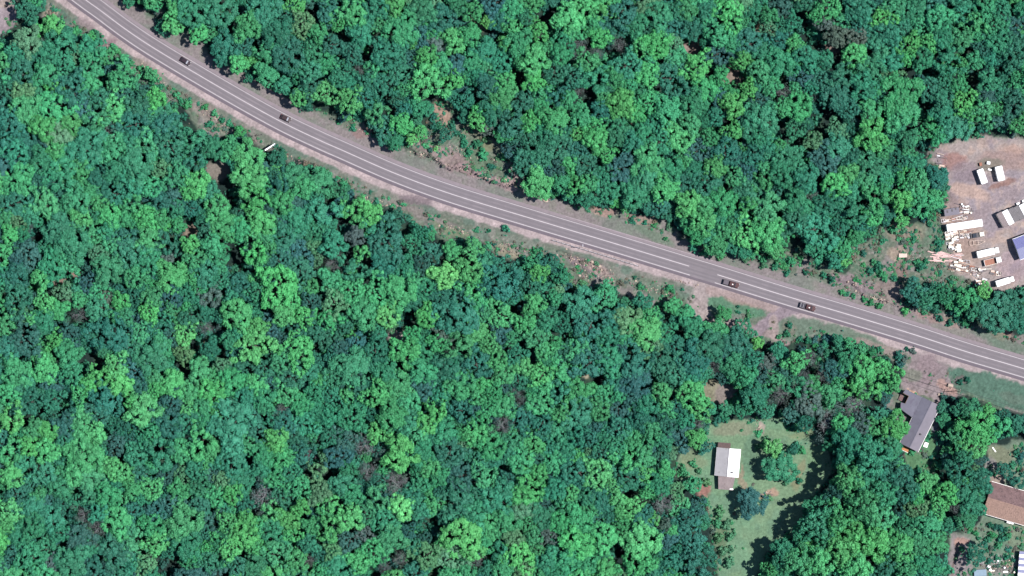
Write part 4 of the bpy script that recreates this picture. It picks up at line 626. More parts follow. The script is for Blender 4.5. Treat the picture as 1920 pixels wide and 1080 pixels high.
# weeds on the rough banks
items = []; c3 = np.stack([g.uniform(0, 1920, 60000), g.uniform(0, 1080, 60000)], 1); s3 = open_sd(c3[:, 0], c3[:, 1]); r3 = abs(road_signed(c3[:, 0], c3[:, 1])); q3 = fbm(c3[:, 0], c3[:, 1], 22, 93); yk = poly_sd(c3[:, 0], c3[:, 1], YARD); hk = poly_sd(c3[:, 0], c3[:, 1], P_H1)
isl = poly_sd(c3[:, 0], c3[:, 1], ISL)
for (x, y), s_, ra, q_, yk_, hk_, il in zip(c3, s3, r3, q3, yk, hk, isl):
    if s_ < -6 or yk_ > -2 or ra < 44 or q_ < .46: continue
    if hk_ > 6 and g.rand() > .04: continue
    if 1640 < x < 1860 and 640 < y < 800 and g.rand() > .15: continue
    if 1285 < x < 1510 and 525 < y < 640 and g.rand() > .12: continue
    if 1790 < x and 680 < y < 830 and g.rand() > .05: continue
    dry = g.rand() < (.36 if hk_ < 0 else .1)
    if 1340 < x < 1392 and 828 < y < 922 or 1844 < x and 895 < y < 985: continue
    r = g.uniform(.22, .7) * (1 + 1.0 * (g.rand() < .12)) * (.8 if dry else 1); X_, Y_ = W(x, y)
    items.append(((X_, Y_, gz(x, y) - .04), (0, 0, g.uniform(0, 6)), (r, r, r * g.uniform(.6, 1.2)), tint('R' if dry else str(g.choice(list('LLMMOOGD'))), GL), int(g.randint(5))))
wo = scatter('weeds', items, BUSH); tag(wo, 'tufts of weeds and rank grass on the rough verges', 'weeds')
# shrubs one can point at
SH = [dict(zip(('px', 'py', 'r', 't'), (float(a), float(b), float(c), d))) for a, b, c, d in (s.split(',') for s in SHRUBS.split())]
label_all(SH, 'shrub', ((6.5, 'small'), (8.5, 'mid-sized'), (999, 'large')))
stem = MB()
for k in range(5): a = k * 1.26; stem.tube((0, 0, -.15), (math.cos(a) * .35, math.sin(a) * .35, .5), .05, .02, 5)
stemm = stem.mesh('shrub_stem', M['bark'])
for it in SH:
    r = it['r'] * SC * (.95 if it['px'] < 1815 or it['py'] < 960 else .7); x, y = W(it['px'], it['py'], 1.5)
    o = thing('shrub', it['label'], 'shrub', x, y, GL.uniform(0, 6), 'shrubs on the open ground', z=gz(it['px'], it['py'])); o.scale = (r, r, r * 1.25)
    link(bpy.data.objects.new('stem', stemm), o); c = link(bpy.data.objects.new('foliage', BUSH[GL.randrange(5)]), o); c['tint'] = tint(it['t'], GL)
# ---------------------------------------------------------------- rocks
def rockmesh(seed):
    q = np.random.RandomState(seed); v = IV * (1 + (q.rand(len(IV), 1) - .5) * .3) * q.uniform(.7, 1.2, (1, 3)); v[:, 2] *= .7
    m_ = bpy.data.meshes.new('rock'); m_.from_pydata(v.tolist(), [], IF.tolist()); return m_
RK = [rockmesh(s) for s in range(4)]; RKW = [rockmesh(s + 9) for s in range(3)]
for m_ in RK: m_.materials.append(M['rock'])
for m_ in RKW: m_.materials.append(M['rockwhite'])
items = []
for x, y, rx, ry, n, rot in ((790, 291, 18, 6, 46, 15), (850, 312, 34, 6, 70, 15), (905, 333, 38, 6, 80, 20), (955, 345, 22, 8, 50, 15), (860, 285, 30, 12, 50, 20), (1095, 497, 46, 9, 190, 28), (1120, 505, 34, 10, 130, 28), (1100, 520, 30, 5, 50, 25), (965, 462, 40, 4, 40, 15),
                              (390, 213, 26, 9, 30, 30), (1625, 556, 40, 4, 60, 20), (1605, 535, 26, 6, 30, 15), (1665, 566, 24, 5, 40, 18), (1760, 596, 30, 5, 36, 15), (1800, 606, 20, 5, 24, 15), (1424, 806, 6, 11, 40, 0), (1441, 925, 13, 6, 30, 0), (1764, 316, 14, 18, 26, 20), (690, 375, 30, 6, 24, 20), (1777, 727, 16, 8, 22, 10), (1240, 545, 30, 9, 14, 15), (672, 240, 16, 8, 18, 20), (1275, 527, 40, 4, 26, 16), (1870, 1060, 36, 14, 40, 0), (275, 128, 26, 6, 36, 35), (300, 150, 20, 5, 20, 30), (420, 236, 24, 8, 34, 30), (560, 302, 30, 5, 26, 20), (640, 340, 24, 5, 26, 25), (730, 385, 30, 5, 36, 15), (860, 432, 36, 5, 40, 15), (950, 470, 26, 6, 36, 15), (480, 262, 10, 4, 8, 15), (1225, 545, 40, 7, 40, 18), (205, 88, 10, 6, 14, 30)):
    for _ in range(n):
        u, v = g.normal(size=2) * .5; a = R(rot); X_ = x + u * rx * math.cos(a) - v * ry * math.sin(a); Y_ = y + u * rx * math.sin(a) + v * ry * math.cos(a); s = g.uniform(.12, .36) * (1.7 if g.rand() < .1 else 1)
        wv = g.rand() < .4; p = W(X_, Y_); items.append(((*p, gz(X_, Y_) + s * .15), (0, 0, g.uniform(0, 6)), (s, s * g.uniform(.6, 1), s), [.3, .3, .3], int(g.randint(4, 7) if wv else g.randint(4))))
ro = scatter('rubble', items, RK + RKW); tag(ro, 'broken pinkish rubble strewn along the banks of the road', 'rubble')
BOUL = [(947, 337, 4, 'pale boulder on the rocky bank above the road, largest and whitest'), (1023, 376, 4, 'long pale slab lying on the gravel below the round roadside trees'), (508, 164, 3, 'white boulder at the wood edge above the trailing dark car'), (1110, 491, 3.4, 'largest pale boulder in the rubble below the guardrail'),
        (1124, 499, 3.2, 'cream boulder right of the largest one in the rubble below the guardrail'), (1087, 517, 3.4, 'pale boulder at the lower edge of the rubble below the guardrail'), (868, 322, 4.4, 'grey boulder midway along the rocky bank above the road'), (1546, 515, 3.4, 'white boulder beside two dark shrubs above the striped bed pickup'),
        (927, 300, 2.6, 'small white boulder on the grassy bank above the road'), (709, 258, 3, 'white stone at the wood edge above the gravel verge'), (790, 289, 3.6, 'cream boulder at the left end of the rocky bank'), (1192, 527, 2.8, 'small white stone on bare ground below the guardrail')]
for k, (x, y, r, lb) in enumerate(BOUL):
    o = link(bpy.data.objects.new('boulder', (RKW if 'grey' not in lb else RK)[k % 3])); p = W(x, y); r *= SC; o.location = (*p, gz(x, y) + r * .25); o.scale = (r * (1.7 if 'long' in lb else 1.1), r * .8, r * .8); o.rotation_euler = (0, 0, -.25); tag(o, lb, 'boulder')
# ---------------------------------------------------------------- vehicles
def wheels(t, xs_, hw, r=.33):
    for x in xs_:
        for s in (-1, 1):
            ty = MB().tube((x, s * (hw - .22), r), (x, s * hw, r), r, n=16).build('wheel', M['tyre'], t)
            MB().tube((x, s * (hw + .002) - s * .02, r), (x, s * (hw + .012), r), r * .6, n=12).build('rim', M['rim'], ty)
def car(name, label, px, py, rz, paint):
    x, y = W(px, py); t = thing(name, label, 'car', x, y, rz, 'dark cars driving on the far lane', z=.03)
    L = 4.1
    b = MB(); b.side([(-2.02, .28), (2.0, .28), (2.06, .55), (1.95, .78), (.95, .92), (-1.75, .95), (-2.05, .8)], -.86, .86); b.build('body', paint, t, .09)
    c = MB(); c.box(-.35, 0, 1.14, 2.75, 1.52, .46, tx=.66, ty=.84); c.build('cabin', M['glass'], t, .06)
    r = MB(); r.box(-.42, 0, 1.385, 1.75, 1.25, .05); r.build('roof', paint, t, .02)
    ws = MB(); ws.add([(.56, -.62, 1.37), (.56, .62, 1.37), (1.02, .72, .95), (1.02, -.72, .95)], [(0, 3, 2, 1)]); ws.v = [(a + .035, b_, c_ + .03) for a, b_, c_ in ws.v]; ws.build('windscreen', M['paleglass'], t)
    for s in (-1, 1):
        MB().box(1.96, s * .62, .66, .14, .36, .16).build('headlight', M['lamp'], t, .02); MB().box(-2.02, s * .66, .72, .08, .28, .18).build('tail_light', M['lightred'], t, .02)
        MB().box(.62, s * .95, .98, .16, .2, .13).build('mirror', paint, t, .03)
    wheels(t, (-1.28, 1.28), .86)
car('car', 'dark plum hatchback on the far lane near the top left of the road', 348, 115, ang(24, 15), M['carblack'])
car('car', 'dark brown hatchback on the far lane above the white roadside board', 536, 222, ang(24, 11), M['carbrown'])
def pickup(label, px, py, rz, striped):
    x, y = W(px, py); t = thing('pickup_truck', label, 'pickup truck', x, y, rz, z=.03)
    MB().box(.05, 0, .5, 5.7, 1.5, .2).build('chassis', M['darkmetal'], t)
    b = MB(); b.side([(-.9, .45), (2.95, .42), (3.02, .7), (2.9, 1.02), (1.75, 1.12), (-.9, 1.12)], -.95, .95); b.build('body', M['maroon'], t, .08)
    MB().box(.35, 0, 1.36, 2.3, 1.7, .5, tx=.78, ty=.88).build('cabin_glass', M['glass'], t, .05)
    MB().box(.3, 0, 1.64, 1.75, 1.44, .06).build('roof', M['maroon'], t, .02)
    MB().box(.55, -.1, 1.72, .42, .36, .1).build('roof_glint_or_hatch', M['white'], t, .03)  # white block standing in for a sun glint, no real hatch
    w_ = MB().add([(1.33, -.7, 1.58), (1.33, .7, 1.58), (1.62, .8, 1.14), (1.62, -.8, 1.14)], [(0, 3, 2, 1)]); w_.v = [(a + .03, q, c + .02) for a, q, c in w_.v]; w_.build('windscreen', M['glass'], t)
    for s in (-1, 1):
        MB().box(-1.95, s * .94, .98, 2.1, .06, .5).build('bed_side', M['darkmetal' if not striped else 'load'], t)
        MB().box(2.96, s * .7, .78, .12, .34, .2).build('headlight', M['lamp'], t, .02); MB().box(1.3, s * 1.06, 1.2, .16, .22, .18).build('mirror', M['darkmetal'], t, .02)
    MB().box(-3.02, 0, .98, .06, 1.94, .5).build('tailgate', M['darkmetal' if not striped else 'load'], t)
    MB().box(-1.97, 0, .74, 2.06, 1.8, .06).build('bed', M['steel'], t)
    if striped:
        for k in range(4): MB().box(-2.75 + k * .52, 0, 1.05, .2, 1.7, .5).build('load_slat', M['load' if k % 2 else 'tinshade'], t)
    else: MB().box(-1.95, 0, 1.08, 1.9, 1.7, .5).build('load_cover', M['load'], t, .04)
    wheels(t, (-1.9, 1.95), .95, .38)
pickup('dark red pickup with a grey covered bed on the lower lane by the junction', 1370.5, 532, ang(30, 8.6), False)
pickup('dark red pickup with a white striped bed on the lower lane', 1514, 575.5, ang(30, 9), True)
def boxmid(pts): return sum(p[0] for p in pts) / 4, sum(p[1] for p in pts) / 4
def quadthing(pts):         # pts in photo px: four corners, long edge first -> centre, length, width, angle
    cx, cy = boxmid(pts); a, b, c, d = pts
    l = (math.dist(a, b) + math.dist(d, c)) / 2 * SC; w_ = (math.dist(a, d) + math.dist(b, c)) / 2 * SC
    return cx, cy, l, w_, ang(b[0] - a[0] + c[0] - d[0], b[1] - a[1] + c[1] - d[1])
def container(label, pts, roofm, wallm, h=2.6, cat='container', name='shipping_container', group=None):
    cx, cy, l, w_, a = quadthing(pts); x, y = W(cx, cy, h); t = thing(name, label, cat, x, y, a, group)
    b = MB(); n = max(6, int(l / .4))
    b.box(0, 0, h / 2, l - .12, w_ - .12, h - .1)
    for s in (-1, 1):
        for i in range(n): b.box(-l / 2 + .3 + (l - .6) * i / (n - 1), s * (w_ / 2 - .05), h / 2, .16, .06, h - .3)
    b.build('body', wallm, t)
    r = MB(); r.box(0, 0, h - .02, l, w_, .06); r.build('roof', roofm, t)
    for s in (-1, 1):
        MB().box(l / 2 - .03, s * w_ / 4, h / 2, .07, w_ / 2 - .12, h - .25).build('door', wallm, t)
        for e in (-1, 1): MB().box(e * (l / 2 - .06), s * (w_ / 2 - .06), h / 2, .14, .14, h + .02).build('corner_post', M['steel'], t)
    return t
container('white container left of the pair on the red earth yard', [(1831, 318), (1841, 344.5), (1852.5, 343), (1843.5, 317)], M['tin'], M['white'])
container('white container right of the pair on the red earth yard', [(1865.7, 312), (1872, 338.9), (1885, 338.2), (1878.9, 311.8)], M['tin'], M['white'])
container('long white trailer body at the top of the scrap rows', [(1774, 421), (1840, 411), (1844, 424), (1777.5, 434)], M['tin'], M['white'], 2.9, 'trailer', 'long_trailer')
rowc = [('weathered pinkish grey container at the left end of the row', 'pinkroof'), ('white container second from the left in the row', 'tin'), ('dull grey container third from the left in the row', 'greyroof'), ('grey container fourth from the left in the row, before the second white one', 'greyroof'), ('second white container of the row, near the right edge', 'tin'), ('grey container cut by the right edge of the photo', 'greyroof')]
for i, (lb, mt) in enumerate(rowc):
    ex, ey = 10.6, -4.0; ox, oy = 1868 + ex * i, 401 + ey * i; sx, sy = 13.5, 25.2
    if i > 1: sx, sy = 12.5, 23.5
    container(lb, [(ox, oy), (ox + sx, oy + sy), (ox + sx + ex, oy + sy + ey), (ox + ex, oy + ey)], M[mt], M['cream'], 2.6 + .004 * i, group=None)
# blue gabled shed at the right edge
def gable(name, label, cat, px, py, L, Wd, rz, eave, ridge, mats, wallm, over=.35):
    x, y = W(px, py, eave); t = thing(name, label, cat, x, y, rz)
    b = MB(); hw = Wd / 2 - over; hl = L / 2 - over
    b.add([(-hl, -hw, 0), (hl, -hw, 0), (hl, hw, 0), (-hl, hw, 0), (-hl, -hw, eave), (hl, -hw, eave), (hl, hw, eave), (-hl, hw, eave), (-hl, 0, ridge - .12), (hl, 0, ridge - .12)],
          [(0, 1, 5, 4), (2, 3, 7, 6), (1, 2, 6, 9, 5), (3, 0, 4, 8, 7)]); b.build('wall', wallm, t)
    dz = (ridge - eave) / (Wd / 2)
    ro_ = []
    for s, m_ in ((1, mats[0]), (-1, mats[1])):
        z1 = ridge - dz * Wd / 2; r = MB(); e = s * Wd / 2
        vs = [(-L / 2, 0, ridge), (L / 2, 0, ridge), (L / 2, e, z1), (-L / 2, e, z1)]; vs += [(a, q, c - .1) for a, q, c in vs]
        f = [(0, 1, 2, 3), (7, 6, 5, 4), (0, 4, 5, 1), (1, 5, 6, 2), (2, 6, 7, 3), (3, 7, 4, 0)]
        if s > 0: f = f
        else: f = [q[::-1] for q in f]
        r.add(vs, f); ro_.append(r.build('roof', m_, t))
    MB().box(0, 0, ridge + .03, L, .3, .05).build('ridge_cap', mats[1], t)
    for s in (-1, 1):
        MB().box(0, s * (Wd / 2 + .06), eave - dz * over - .12 + .05, L, .12, .1).build('gutter', M['white'], t)
        for k in (-.28, .28):
            wn = MB().box(k * L, s * (hw + .02), eave * .55, 1.1, .05, .9).build('window', M['wallwhite'], t); MB().box(k * L, s * (hw + .05), eave * .55, .95, .03, .75).build('pane', M['glass'], wn)
    d_ = MB().box(hl + .02, 0, 1.0, .06, .9, 2.0).build('door', M['timber'], t)
    MB().box(hl + .07, .32, 1.0, .04, .06, .12).build('handle', M['steel'], d_)
    return t, ro_
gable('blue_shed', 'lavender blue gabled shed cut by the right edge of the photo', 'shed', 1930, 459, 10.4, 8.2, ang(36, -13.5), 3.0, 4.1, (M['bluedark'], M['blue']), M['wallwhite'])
# house with the white roof
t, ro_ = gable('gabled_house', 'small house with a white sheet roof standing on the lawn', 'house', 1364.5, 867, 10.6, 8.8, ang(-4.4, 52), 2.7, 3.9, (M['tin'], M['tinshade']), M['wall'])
# lean-to roofs at both ends and skylight (house axis x points down the photo)
def slab(par, name, pts, z0, z1, mt, th=.08):
    m_ = MB(); n = len(pts); vs = [(a, q, z) for (a, q), z in zip(pts, (z0, z0, z1, z1))]; vs += [(a, q, c - th) for a, q, c in vs]
    a_ = sum(pts[i][0] * pts[(i + 1) % 4][1] - pts[(i + 1) % 4][0] * pts[i][1] for i in range(4))
    f = [(0, 1, 2, 3), (7, 6, 5, 4), (0, 4, 5, 1), (1, 5, 6, 2), (2, 6, 7, 3), (3, 7, 4, 0)]
    if a_ < 0: f = [q[::-1] for q in f]
    return m_.add(vs, f).build(name, mt, par)
slab(t, 'porch_roof', [(5.25, -3.1), (5.25, 3.3), (10.3, 2.6), (10.3, -2.6)][0:4], 2.5, 2.1, M['pinkroof'])
b = MB(); b.box(7.5, 0, 1.0, 4.6, 4.8, 2.0); b.build('porch_wall', M['wall'], t)
slab(t, 'porch_roof', [(-5.25, -4.2), (-5.25, .6), (-7.2, .6), (-7.2, -4.1)], 2.3, 2.0, M['porchtop'])
for s in (-3.9, .4): MB().tube((-7.05, s, 0), (-7.05, s, 2.0), .07).build('porch_post', M['timber'], t)
sk = MB(); sk.box(3.6, 1.7, 3.47, .7, 1.1, .12, roll=-.27); sk.build('skylight', M['darkmetal'], t)
MB().box(9.9, 2.3, 2.16, .5, 1.3, .12).build('porch_awning', M['white'], t)
# grey roofed house: main gable with a wing
hx = ang(-42, 86)
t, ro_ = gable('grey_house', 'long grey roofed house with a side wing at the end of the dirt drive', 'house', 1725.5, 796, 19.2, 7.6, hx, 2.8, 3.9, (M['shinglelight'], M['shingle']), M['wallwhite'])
# in house axes: x runs down the photo, +y runs towards the right of the photo
b = MB(); pts = [(-9.5, -3.6), (-9.5, -10.6), (-7.9, -11.0), (-7.6, -8.6), (-4.6, -8.4), (-4.3, -10.2), (-2.0, -9.2), (-1.0, -3.6)]
b.prism(pts, 2.62, 2.74); b.build('wing_roof', M['shingle'], t)
b = MB(); b.prism([(-9.2, -3.6), (-9.2, -10.2), (-7.95, -10.4), (-7.8, -8.2), (-4.4, -8.1), (-4.2, -9.8), (-2.4, -8.9), (-1.4, -3.6)], 0, 2.62); b.build('wing_wall', M['wallwhite'], t)
b = MB(); b.prism([(-7.4, -11.2), (-7.4, -8.8), (-4.8, -8.8), (-4.8, -11.2)], .1, .5); b.build('terrace', M['pinktile'], t)
b = MB(); b.box(-6.1, -8.5, 1.6, 3.2, .14, 2.4); b.box(-7.7, -9.7, 1.6, .14, 2.5, 2.4); b.build('terrace_wall', M['wall'], t)
b = MB(); b.box(10.4, -.6, .35, 1.9, 2.6, .5); b.build('deck', M['orange'], t); MB().box(9.45, -.8, 1.4, .1, 2.8, 2.2).build('deck_screen', M['wall'], t); MB().box(11.5, -.6, .62, .12, 2.9, .12).build('deck_rail', M['white'], t)
MB().box(-9.6, 2.8, 1.2, 1.6, 1.5, 2.4).build('entrance_porch', M['pinkroof'], t, .03)
MB().box(3.2, 1.6, 3.7, .5, .5, 1.0).build('chimney', M['darkmetal'], t)
o = thing('garden_step', 'small white paved step beside the grey roofed house on the lawn', 'step', *W(1736, 834), ang(-20, 60)); MB().box(0, 0, .12, 1.8, 1.5, .24).build('slab', M['white'], o, .03); MB().box(-.5, 0, .3, .7, 1.3, .14).build('upper_slab', M['white'], o, .02)
# tan roofed house
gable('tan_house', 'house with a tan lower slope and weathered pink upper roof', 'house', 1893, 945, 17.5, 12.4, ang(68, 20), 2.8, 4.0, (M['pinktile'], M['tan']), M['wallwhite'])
o = thing('water_tank', 'white rectangular tank against the lower wall of the tan roofed house', 'tank', *W(1894, 979, 1), ang(12, 3)); MB().box(0, 0, .8, 2.6, 1.1, 1.3).build('tank', M['white'], o, .06); MB().tube((.6, 0, 1.4), (.6, 0, 1.6), .25).build('lid', M['tin'], o)
# striped shed in the lower right corner
x, y = W(1920, 1060, 2.4); t = thing('striped_shed', 'shed with blue and white striped sheet roof at the lower right corner', 'shed', x, y, ang(-3, 40))
MB().box(0, 0, 1.2, 10, 3.6, 2.36).build('wall', M['wall'], t)
for k in range(9): MB().box(-4.6 + 1.15 * k, 0, 2.42, 1.1, 4.1, .07).build('roof_sheet', M['tin' if k % 2 else 'blue'], t)
o = thing('tarp_shelter', 'pale blue tarpaulin stretched over a low frame at the bottom edge', 'tarpaulin', *W(1838, 1074, 1)); MB().box(0, 0, 1.1, 4.6, 2.4, .05, rz=.05).build('sheet', M['tarp'], o)
for a, q in ((-2, -1), (2, -1), (2, 1), (-2, 1)): MB().tube((a, q, 0), (a, q, 1.08), .04).build('post', M['steel'], o)
# ---------------------------------------------------------------- trucks and scrap in the yard
def truck(label, bodyq, cabq, kind, cat='truck'):
    cx, cy, l, w_, a = quadthing(bodyq); x, y = W(cx, cy, 2.2); t = thing('box_truck' if kind == 'box' else 'flatbed_truck', label, cat, x, y, a)
    MB().box(.7, 0, .75, l + 1.8, w_ * .55, .2).build('chassis', M['darkmetal'], t)
    if kind == 'box':
        MB().box(0, 0, 1.85, l, w_, 2.0).build('cargo_box', M['white'], t, .04); MB().box(0, 0, 2.875, l - .1, w_ - .1, .05).build('roof', M['tin'], t)
    else:
        MB().box(0, 0, .95, l, w_, .12).build('bed', M['rust'], t)
        for s in (-1, 1): MB().box(0, s * (w_ / 2 - .04), 1.25, l, .08 if s > 0 else .1, .6).build('bed_side', M['cream' if s < 0 else 'tin'], t)
        MB().box(-l / 2 + .05, 0, 1.25, .1, w_ - .2, .6).build('tailgate', M['tin'], t); MB().box(l / 2 + .1, 0, 1.6, .16, w_, 1.3).build('headboard', M['white'], t)
    c = MB(); c.box(l / 2 + 1.15, 0, 1.45, 1.6, w_ * .9, 1.5, tx=.8, ty=.92); c.build('cab', M['white'], t, .08)
    MB().box(l / 2 + 1.86, 0, 1.75, .06, w_ * .72, .6).build('windscreen', M['glass'], t)
    for s in (-1, 1): MB().box(l / 2 + 1.2, s * w_ * .445, 1.7, .8, .05, .5).build('side_window', M['glass'], t)
    wheels(t, (-l / 2 + 1.0, l / 2 + 1.0), w_ / 2 - .05, .45)
truck('white box truck in the middle of the scrap rows', [(1830, 472.5), (1862, 464), (1866, 477), (1834, 483.5)], None, 'box')
truck('flatbed truck with cream sides just below the middle white box truck', [(1844, 488.5), (1867, 482.5), (1870, 494), (1849, 499)], None, 'flat')
truck('white box truck parked lowest in the yard beside the trees', [(1865, 528), (1890, 519.5), (1895, 530.5), (1870, 537.5)], None, 'box')
# grey flat roofed cabin at the top
t = container('purple grey cabin roof with dark hatches above the long trailer', [(1769.5, 393), (1797, 388.5), (1800, 401.5), (1772.5, 405.5)], M['shinglelight'], M['wallwhite'], 2.4, 'cabin', 'site_cabin')
for a, q in ((-1.6, .3), (.2, .5), (1.6, 1.0)): MB().box(a, q, 2.47, .5, .9, .1).build('roof_glint_or_hatch', M['darkmetal'], t)
# dark pickup with a white load and a boat frame
x, y = W(1832, 441); t = thing('old_pickup', 'dark wrecked pickup carrying a white crate beside the boat frame', 'pickup truck', x, y, ang(25, -4))
b = MB(); b.side([(-2.6, .35), (2.5, .35), (2.6, .9), (1.3, 1.0), (-2.6, 1.0)], -.9, .9); b.build('body', M['darkmetal'], t, .06); MB().box(-1.2, 0, 1.25, 1.7, 1.5, .5, tx=.8, ty=.9).build('cabin', M['glass'], t, .04)
MB().box(1.6, .1, 1.3, 1.6, 1.5, .6).build('crate', M['cream'], t, .03); MB().box(2.55, 0, .7, .1, 1.9, .3).build('bumper', M['tin'], t); wheels(t, (-1.7, 1.6), .92, .36)
x, y = W(1831, 455); t = thing('boat_trailer', 'empty boat trailer frame with a pointed bow, below the dark wrecked pickup', 'trailer', x, y, ang(26, -2), z=.55)
m = MB(); P = [(-2.6, -.8), (.6, -.8), (2.3, -.1), (3.2, .15), (.6, .85), (-2.6, .8)]
for i in range(6): m.tube((*P[i], 0), (*P[(i + 1) % 6], 0), .1)
for a in (-1.2, .5): m.tube((a, -.8, 0), (a, .8, 0), .09)
m.build('frame', M['timber'], t)
for s in (-1, 1): MB().tube((-.8, s * .95, -.25), (-.8, s * 1.1, -.25), .3, n=14).build('wheel', M['tyre'], t)
# small objects
def scrap_box(label, px, py, sx, sy, h, rz, mt, grp=None, name='crate', cat='crate'):
    o = MB().box(0, 0, h / 2, sx, sy, h, tx=.96, ty=.96).build(name, mt, None, .04); x, y = W(px, py, h); o.location = (x, y, .02); o.rotation_euler = (0, 0, rz); tag(o, label, cat, grp); return o
scrap_box('small white box standing between the pair of white containers', 1853.6, 305.5, 1.3, 1.1, 1.0, -.1, M['tin'])
scrap_box('low white crate right below the small white box between the containers', 1856, 318, 1.5, .6, .5, -.2, M['white'])
scrap_box('white crate on the ground above the container row', 1909, 382, 1.2, .9, 1.0, .3, M['tin'])
scrap_box('white crate near the right edge above the container row', 1919, 377, .9, .9, 1.0, .3, M['white'])
scrap_box('rusty metal bin upper left of the pair of white containers', 1839, 308, 1.0, 1.3, .9, .2, M['rust'], None, 'metal_bin', 'bin')
scrap_box('pinkish pallet stack in the scrub between the wood and the yard', 1693, 479, 3.2, 1.6, .5, .02, M['timber'], None, 'pallet_stack', 'pallets')
scrap_box('white block at the top of the dirt drive beside the power pole', 1782.5, 723, 2.0, 1.2, .8, -.2, M['rockwhite'], None, 'concrete_block', 'block')
scrap_box('white flat slab beside the drive at the corner of the grey roofed house', 1764, 740, 2.0, .9, .3, -.1, M['rockwhite'], None, 'concrete_slab', 'slab')
GS = random.Random(21)
SCR = []
def pile(n, cx, cy, rx, ry, rot, kinds, label, grp):
    for k in range(int(n * .85)):
        u, v = GS.uniform(-1, 1), GS.uniform(-1, 1); a = R(rot); px = cx + u * rx * math.cos(a) - v * ry * math.sin(a); py = cy + u * rx * math.sin(a) + v * ry * math.cos(a)
        kd = GS.choice(kinds); m_ = MB(); x, y = W(px, py, .5); rz = R(-rot) + GS.uniform(-.22, .22)
        mt = M[GS.choice(['white', 'cream', 'steel', 'timber', 'rust', 'steel', 'load', 'greyroof', 'pinkroof'])]; z = GS.uniform(.02, .3)
        if kd == 'sheet': L_ = GS.uniform(.7, 2.0); m_.box(0, 0, .12, L_, GS.uniform(.4, .8), .08); [m_.box(0, q, .2, L_, .05, .06) for q in (-.22, 0, .22)]; nm, ct = 'metal_sheet', 'scrap'
        elif kd == 'tank': m_.tube((-.8, 0, .45), (.8, 0, .45), .45, n=14); m_.tube((0, 0, .8), (0, 0, 1.0), .16); mt = M['cream']; nm, ct = 'storage_tank', 'tank'
        elif kd == 'drum': m_.tube((0, 0, 0), (0, 0, .85), .36, n=14); m_.tube((0, 0, .86), (0, 0, .9), .3, n=14); mt = M[GS.choice(['tin', 'cream'])]; nm, ct = 'drum', 'drum'
        elif kd == 'beam': L_ = GS.uniform(2, 4.6); m_.box(0, 0, .1, L_, .16, .05); m_.box(0, 0, .2, L_, .05, .16); m_.box(0, 0, .3, L_, .16, .05); nm, ct = 'steel_beam', 'beam'
        elif kd == 'frame':
            L_, w_ = GS.uniform(1.4, 2.4), GS.uniform(.8, 1.2); [m_.box(0, s * w_ / 2, .15, L_, .1, .14) for s in (-1, 1)]; [m_.box(q * L_ / 2, 0, .16, .1, w_, .14) for q in (-1, 0, 1)]; nm, ct = 'scrap_rack', 'scrap'
        else: L_ = GS.uniform(3.5, 7); m_.tube((-L_ / 2, 0, .1), (L_ / 2, 0, .1), .1, n=8); m_.tube((-L_ / 2 + .2, .2, .12), (L_ / 2, .22, .12), .1, n=8); mt = M['pinkpipe']; nm, ct = 'long_pipe', 'pipe'
        o = m_.build(nm, mt); o.location = (x, y, z); o.rotation_euler = (0, 0, rz); tag(o, None, ct, grp); SCR.append(dict(px=px, py=py, r=1, t={'metal_sheet': 'pale scrap sheet', 'storage_tank': 'cream cylindrical tank', 'drum': 'pale round drum', 'steel_beam': 'scrap beam', 'scrap_rack': 'pale scrap frame', 'long_pipe': 'pinkish long pipe'}[nm], o=o))
ly = {'sheet': 'pale scrap sheet lying in the crowded rows below the long white trailer', 'frame': 'rectangular scrap frame in the rows below the long white trailer', 'tank': 'cream cylindrical tank lying below the long white trailer', 'drum': 'pale upright drum in the rows below the long white trailer', 'beam': 'scrap beam lying below the long white trailer'}
lb2 = {'sheet': 'pale scrap sheet in the lower left heap of the yard', 'frame': 'scrap frame in the lower left heap of the yard', 'tank': 'cream tank in the lower left heap of the yard', 'drum': 'pale drum in the lower left heap of the yard', 'beam': 'pale beam in the lower left heap of the yard', 'pipe': 'long pinkish pipe in the stacked pipes at the left end of the yard'}
lt = {k: v.replace('below the long white trailer', 'above the long white trailer').replace('in the lower left heap of the yard', 'above the long white trailer') for k, v in lb2.items()}
pile(26, 1785, 440, 13, 5, -10, ['sheet', 'tank', 'sheet', 'frame', 'frame'], ly, 'scrap in the rows below the long trailer')
pile(22, 1789, 450, 14, 5, -10, ['beam', 'sheet', 'tank', 'frame'], ly, 'scrap in the rows below the long trailer')
pile(24, 1789, 465, 11, 6, 0, ['tank', 'drum', 'sheet', 'frame', 'sheet'], ly, 'scrap in the rows below the long trailer')
pile(20, 1810, 440, 10, 8, -10, ['frame', 'sheet', 'beam', 'sheet'], ly, 'scrap in the rows below the long trailer')
pile(24, 1766, 483, 14, 8, 6, ['pipe'], lb2, 'pinkish pipes stacked in the yard')
pile(14, 1788, 480, 10, 3, 8, ['pipe', 'beam'], lb2, 'pinkish pipes stacked in the yard')
pile(40, 1798, 498, 14, 11, 10, ['beam', 'beam', 'sheet', 'frame', 'tank'], lb2, 'scrap in the lower left heap')
pile(26, 1825, 507, 14, 9, 20, ['beam', 'sheet', 'drum', 'sheet', 'frame'], lb2, 'scrap in the lower left heap')
pile(16, 1842, 528, 14, 6, 5, ['sheet', 'beam', 'sheet'], lb2, 'scrap in the lower left heap')
pile(10, 1868, 511, 8, 3, 0, ['sheet', 'frame'], lb2, 'scrap in the lower left heap')
pile(10, 1850, 505, 12, 4, -10, ['beam', 'sheet'], lb2, 'scrap in the lower left heap')
pile(22, 1812, 391, 12, 9, 0, ['frame', 'sheet', 'drum', 'beam'], lt, 'scrap above the long trailer')
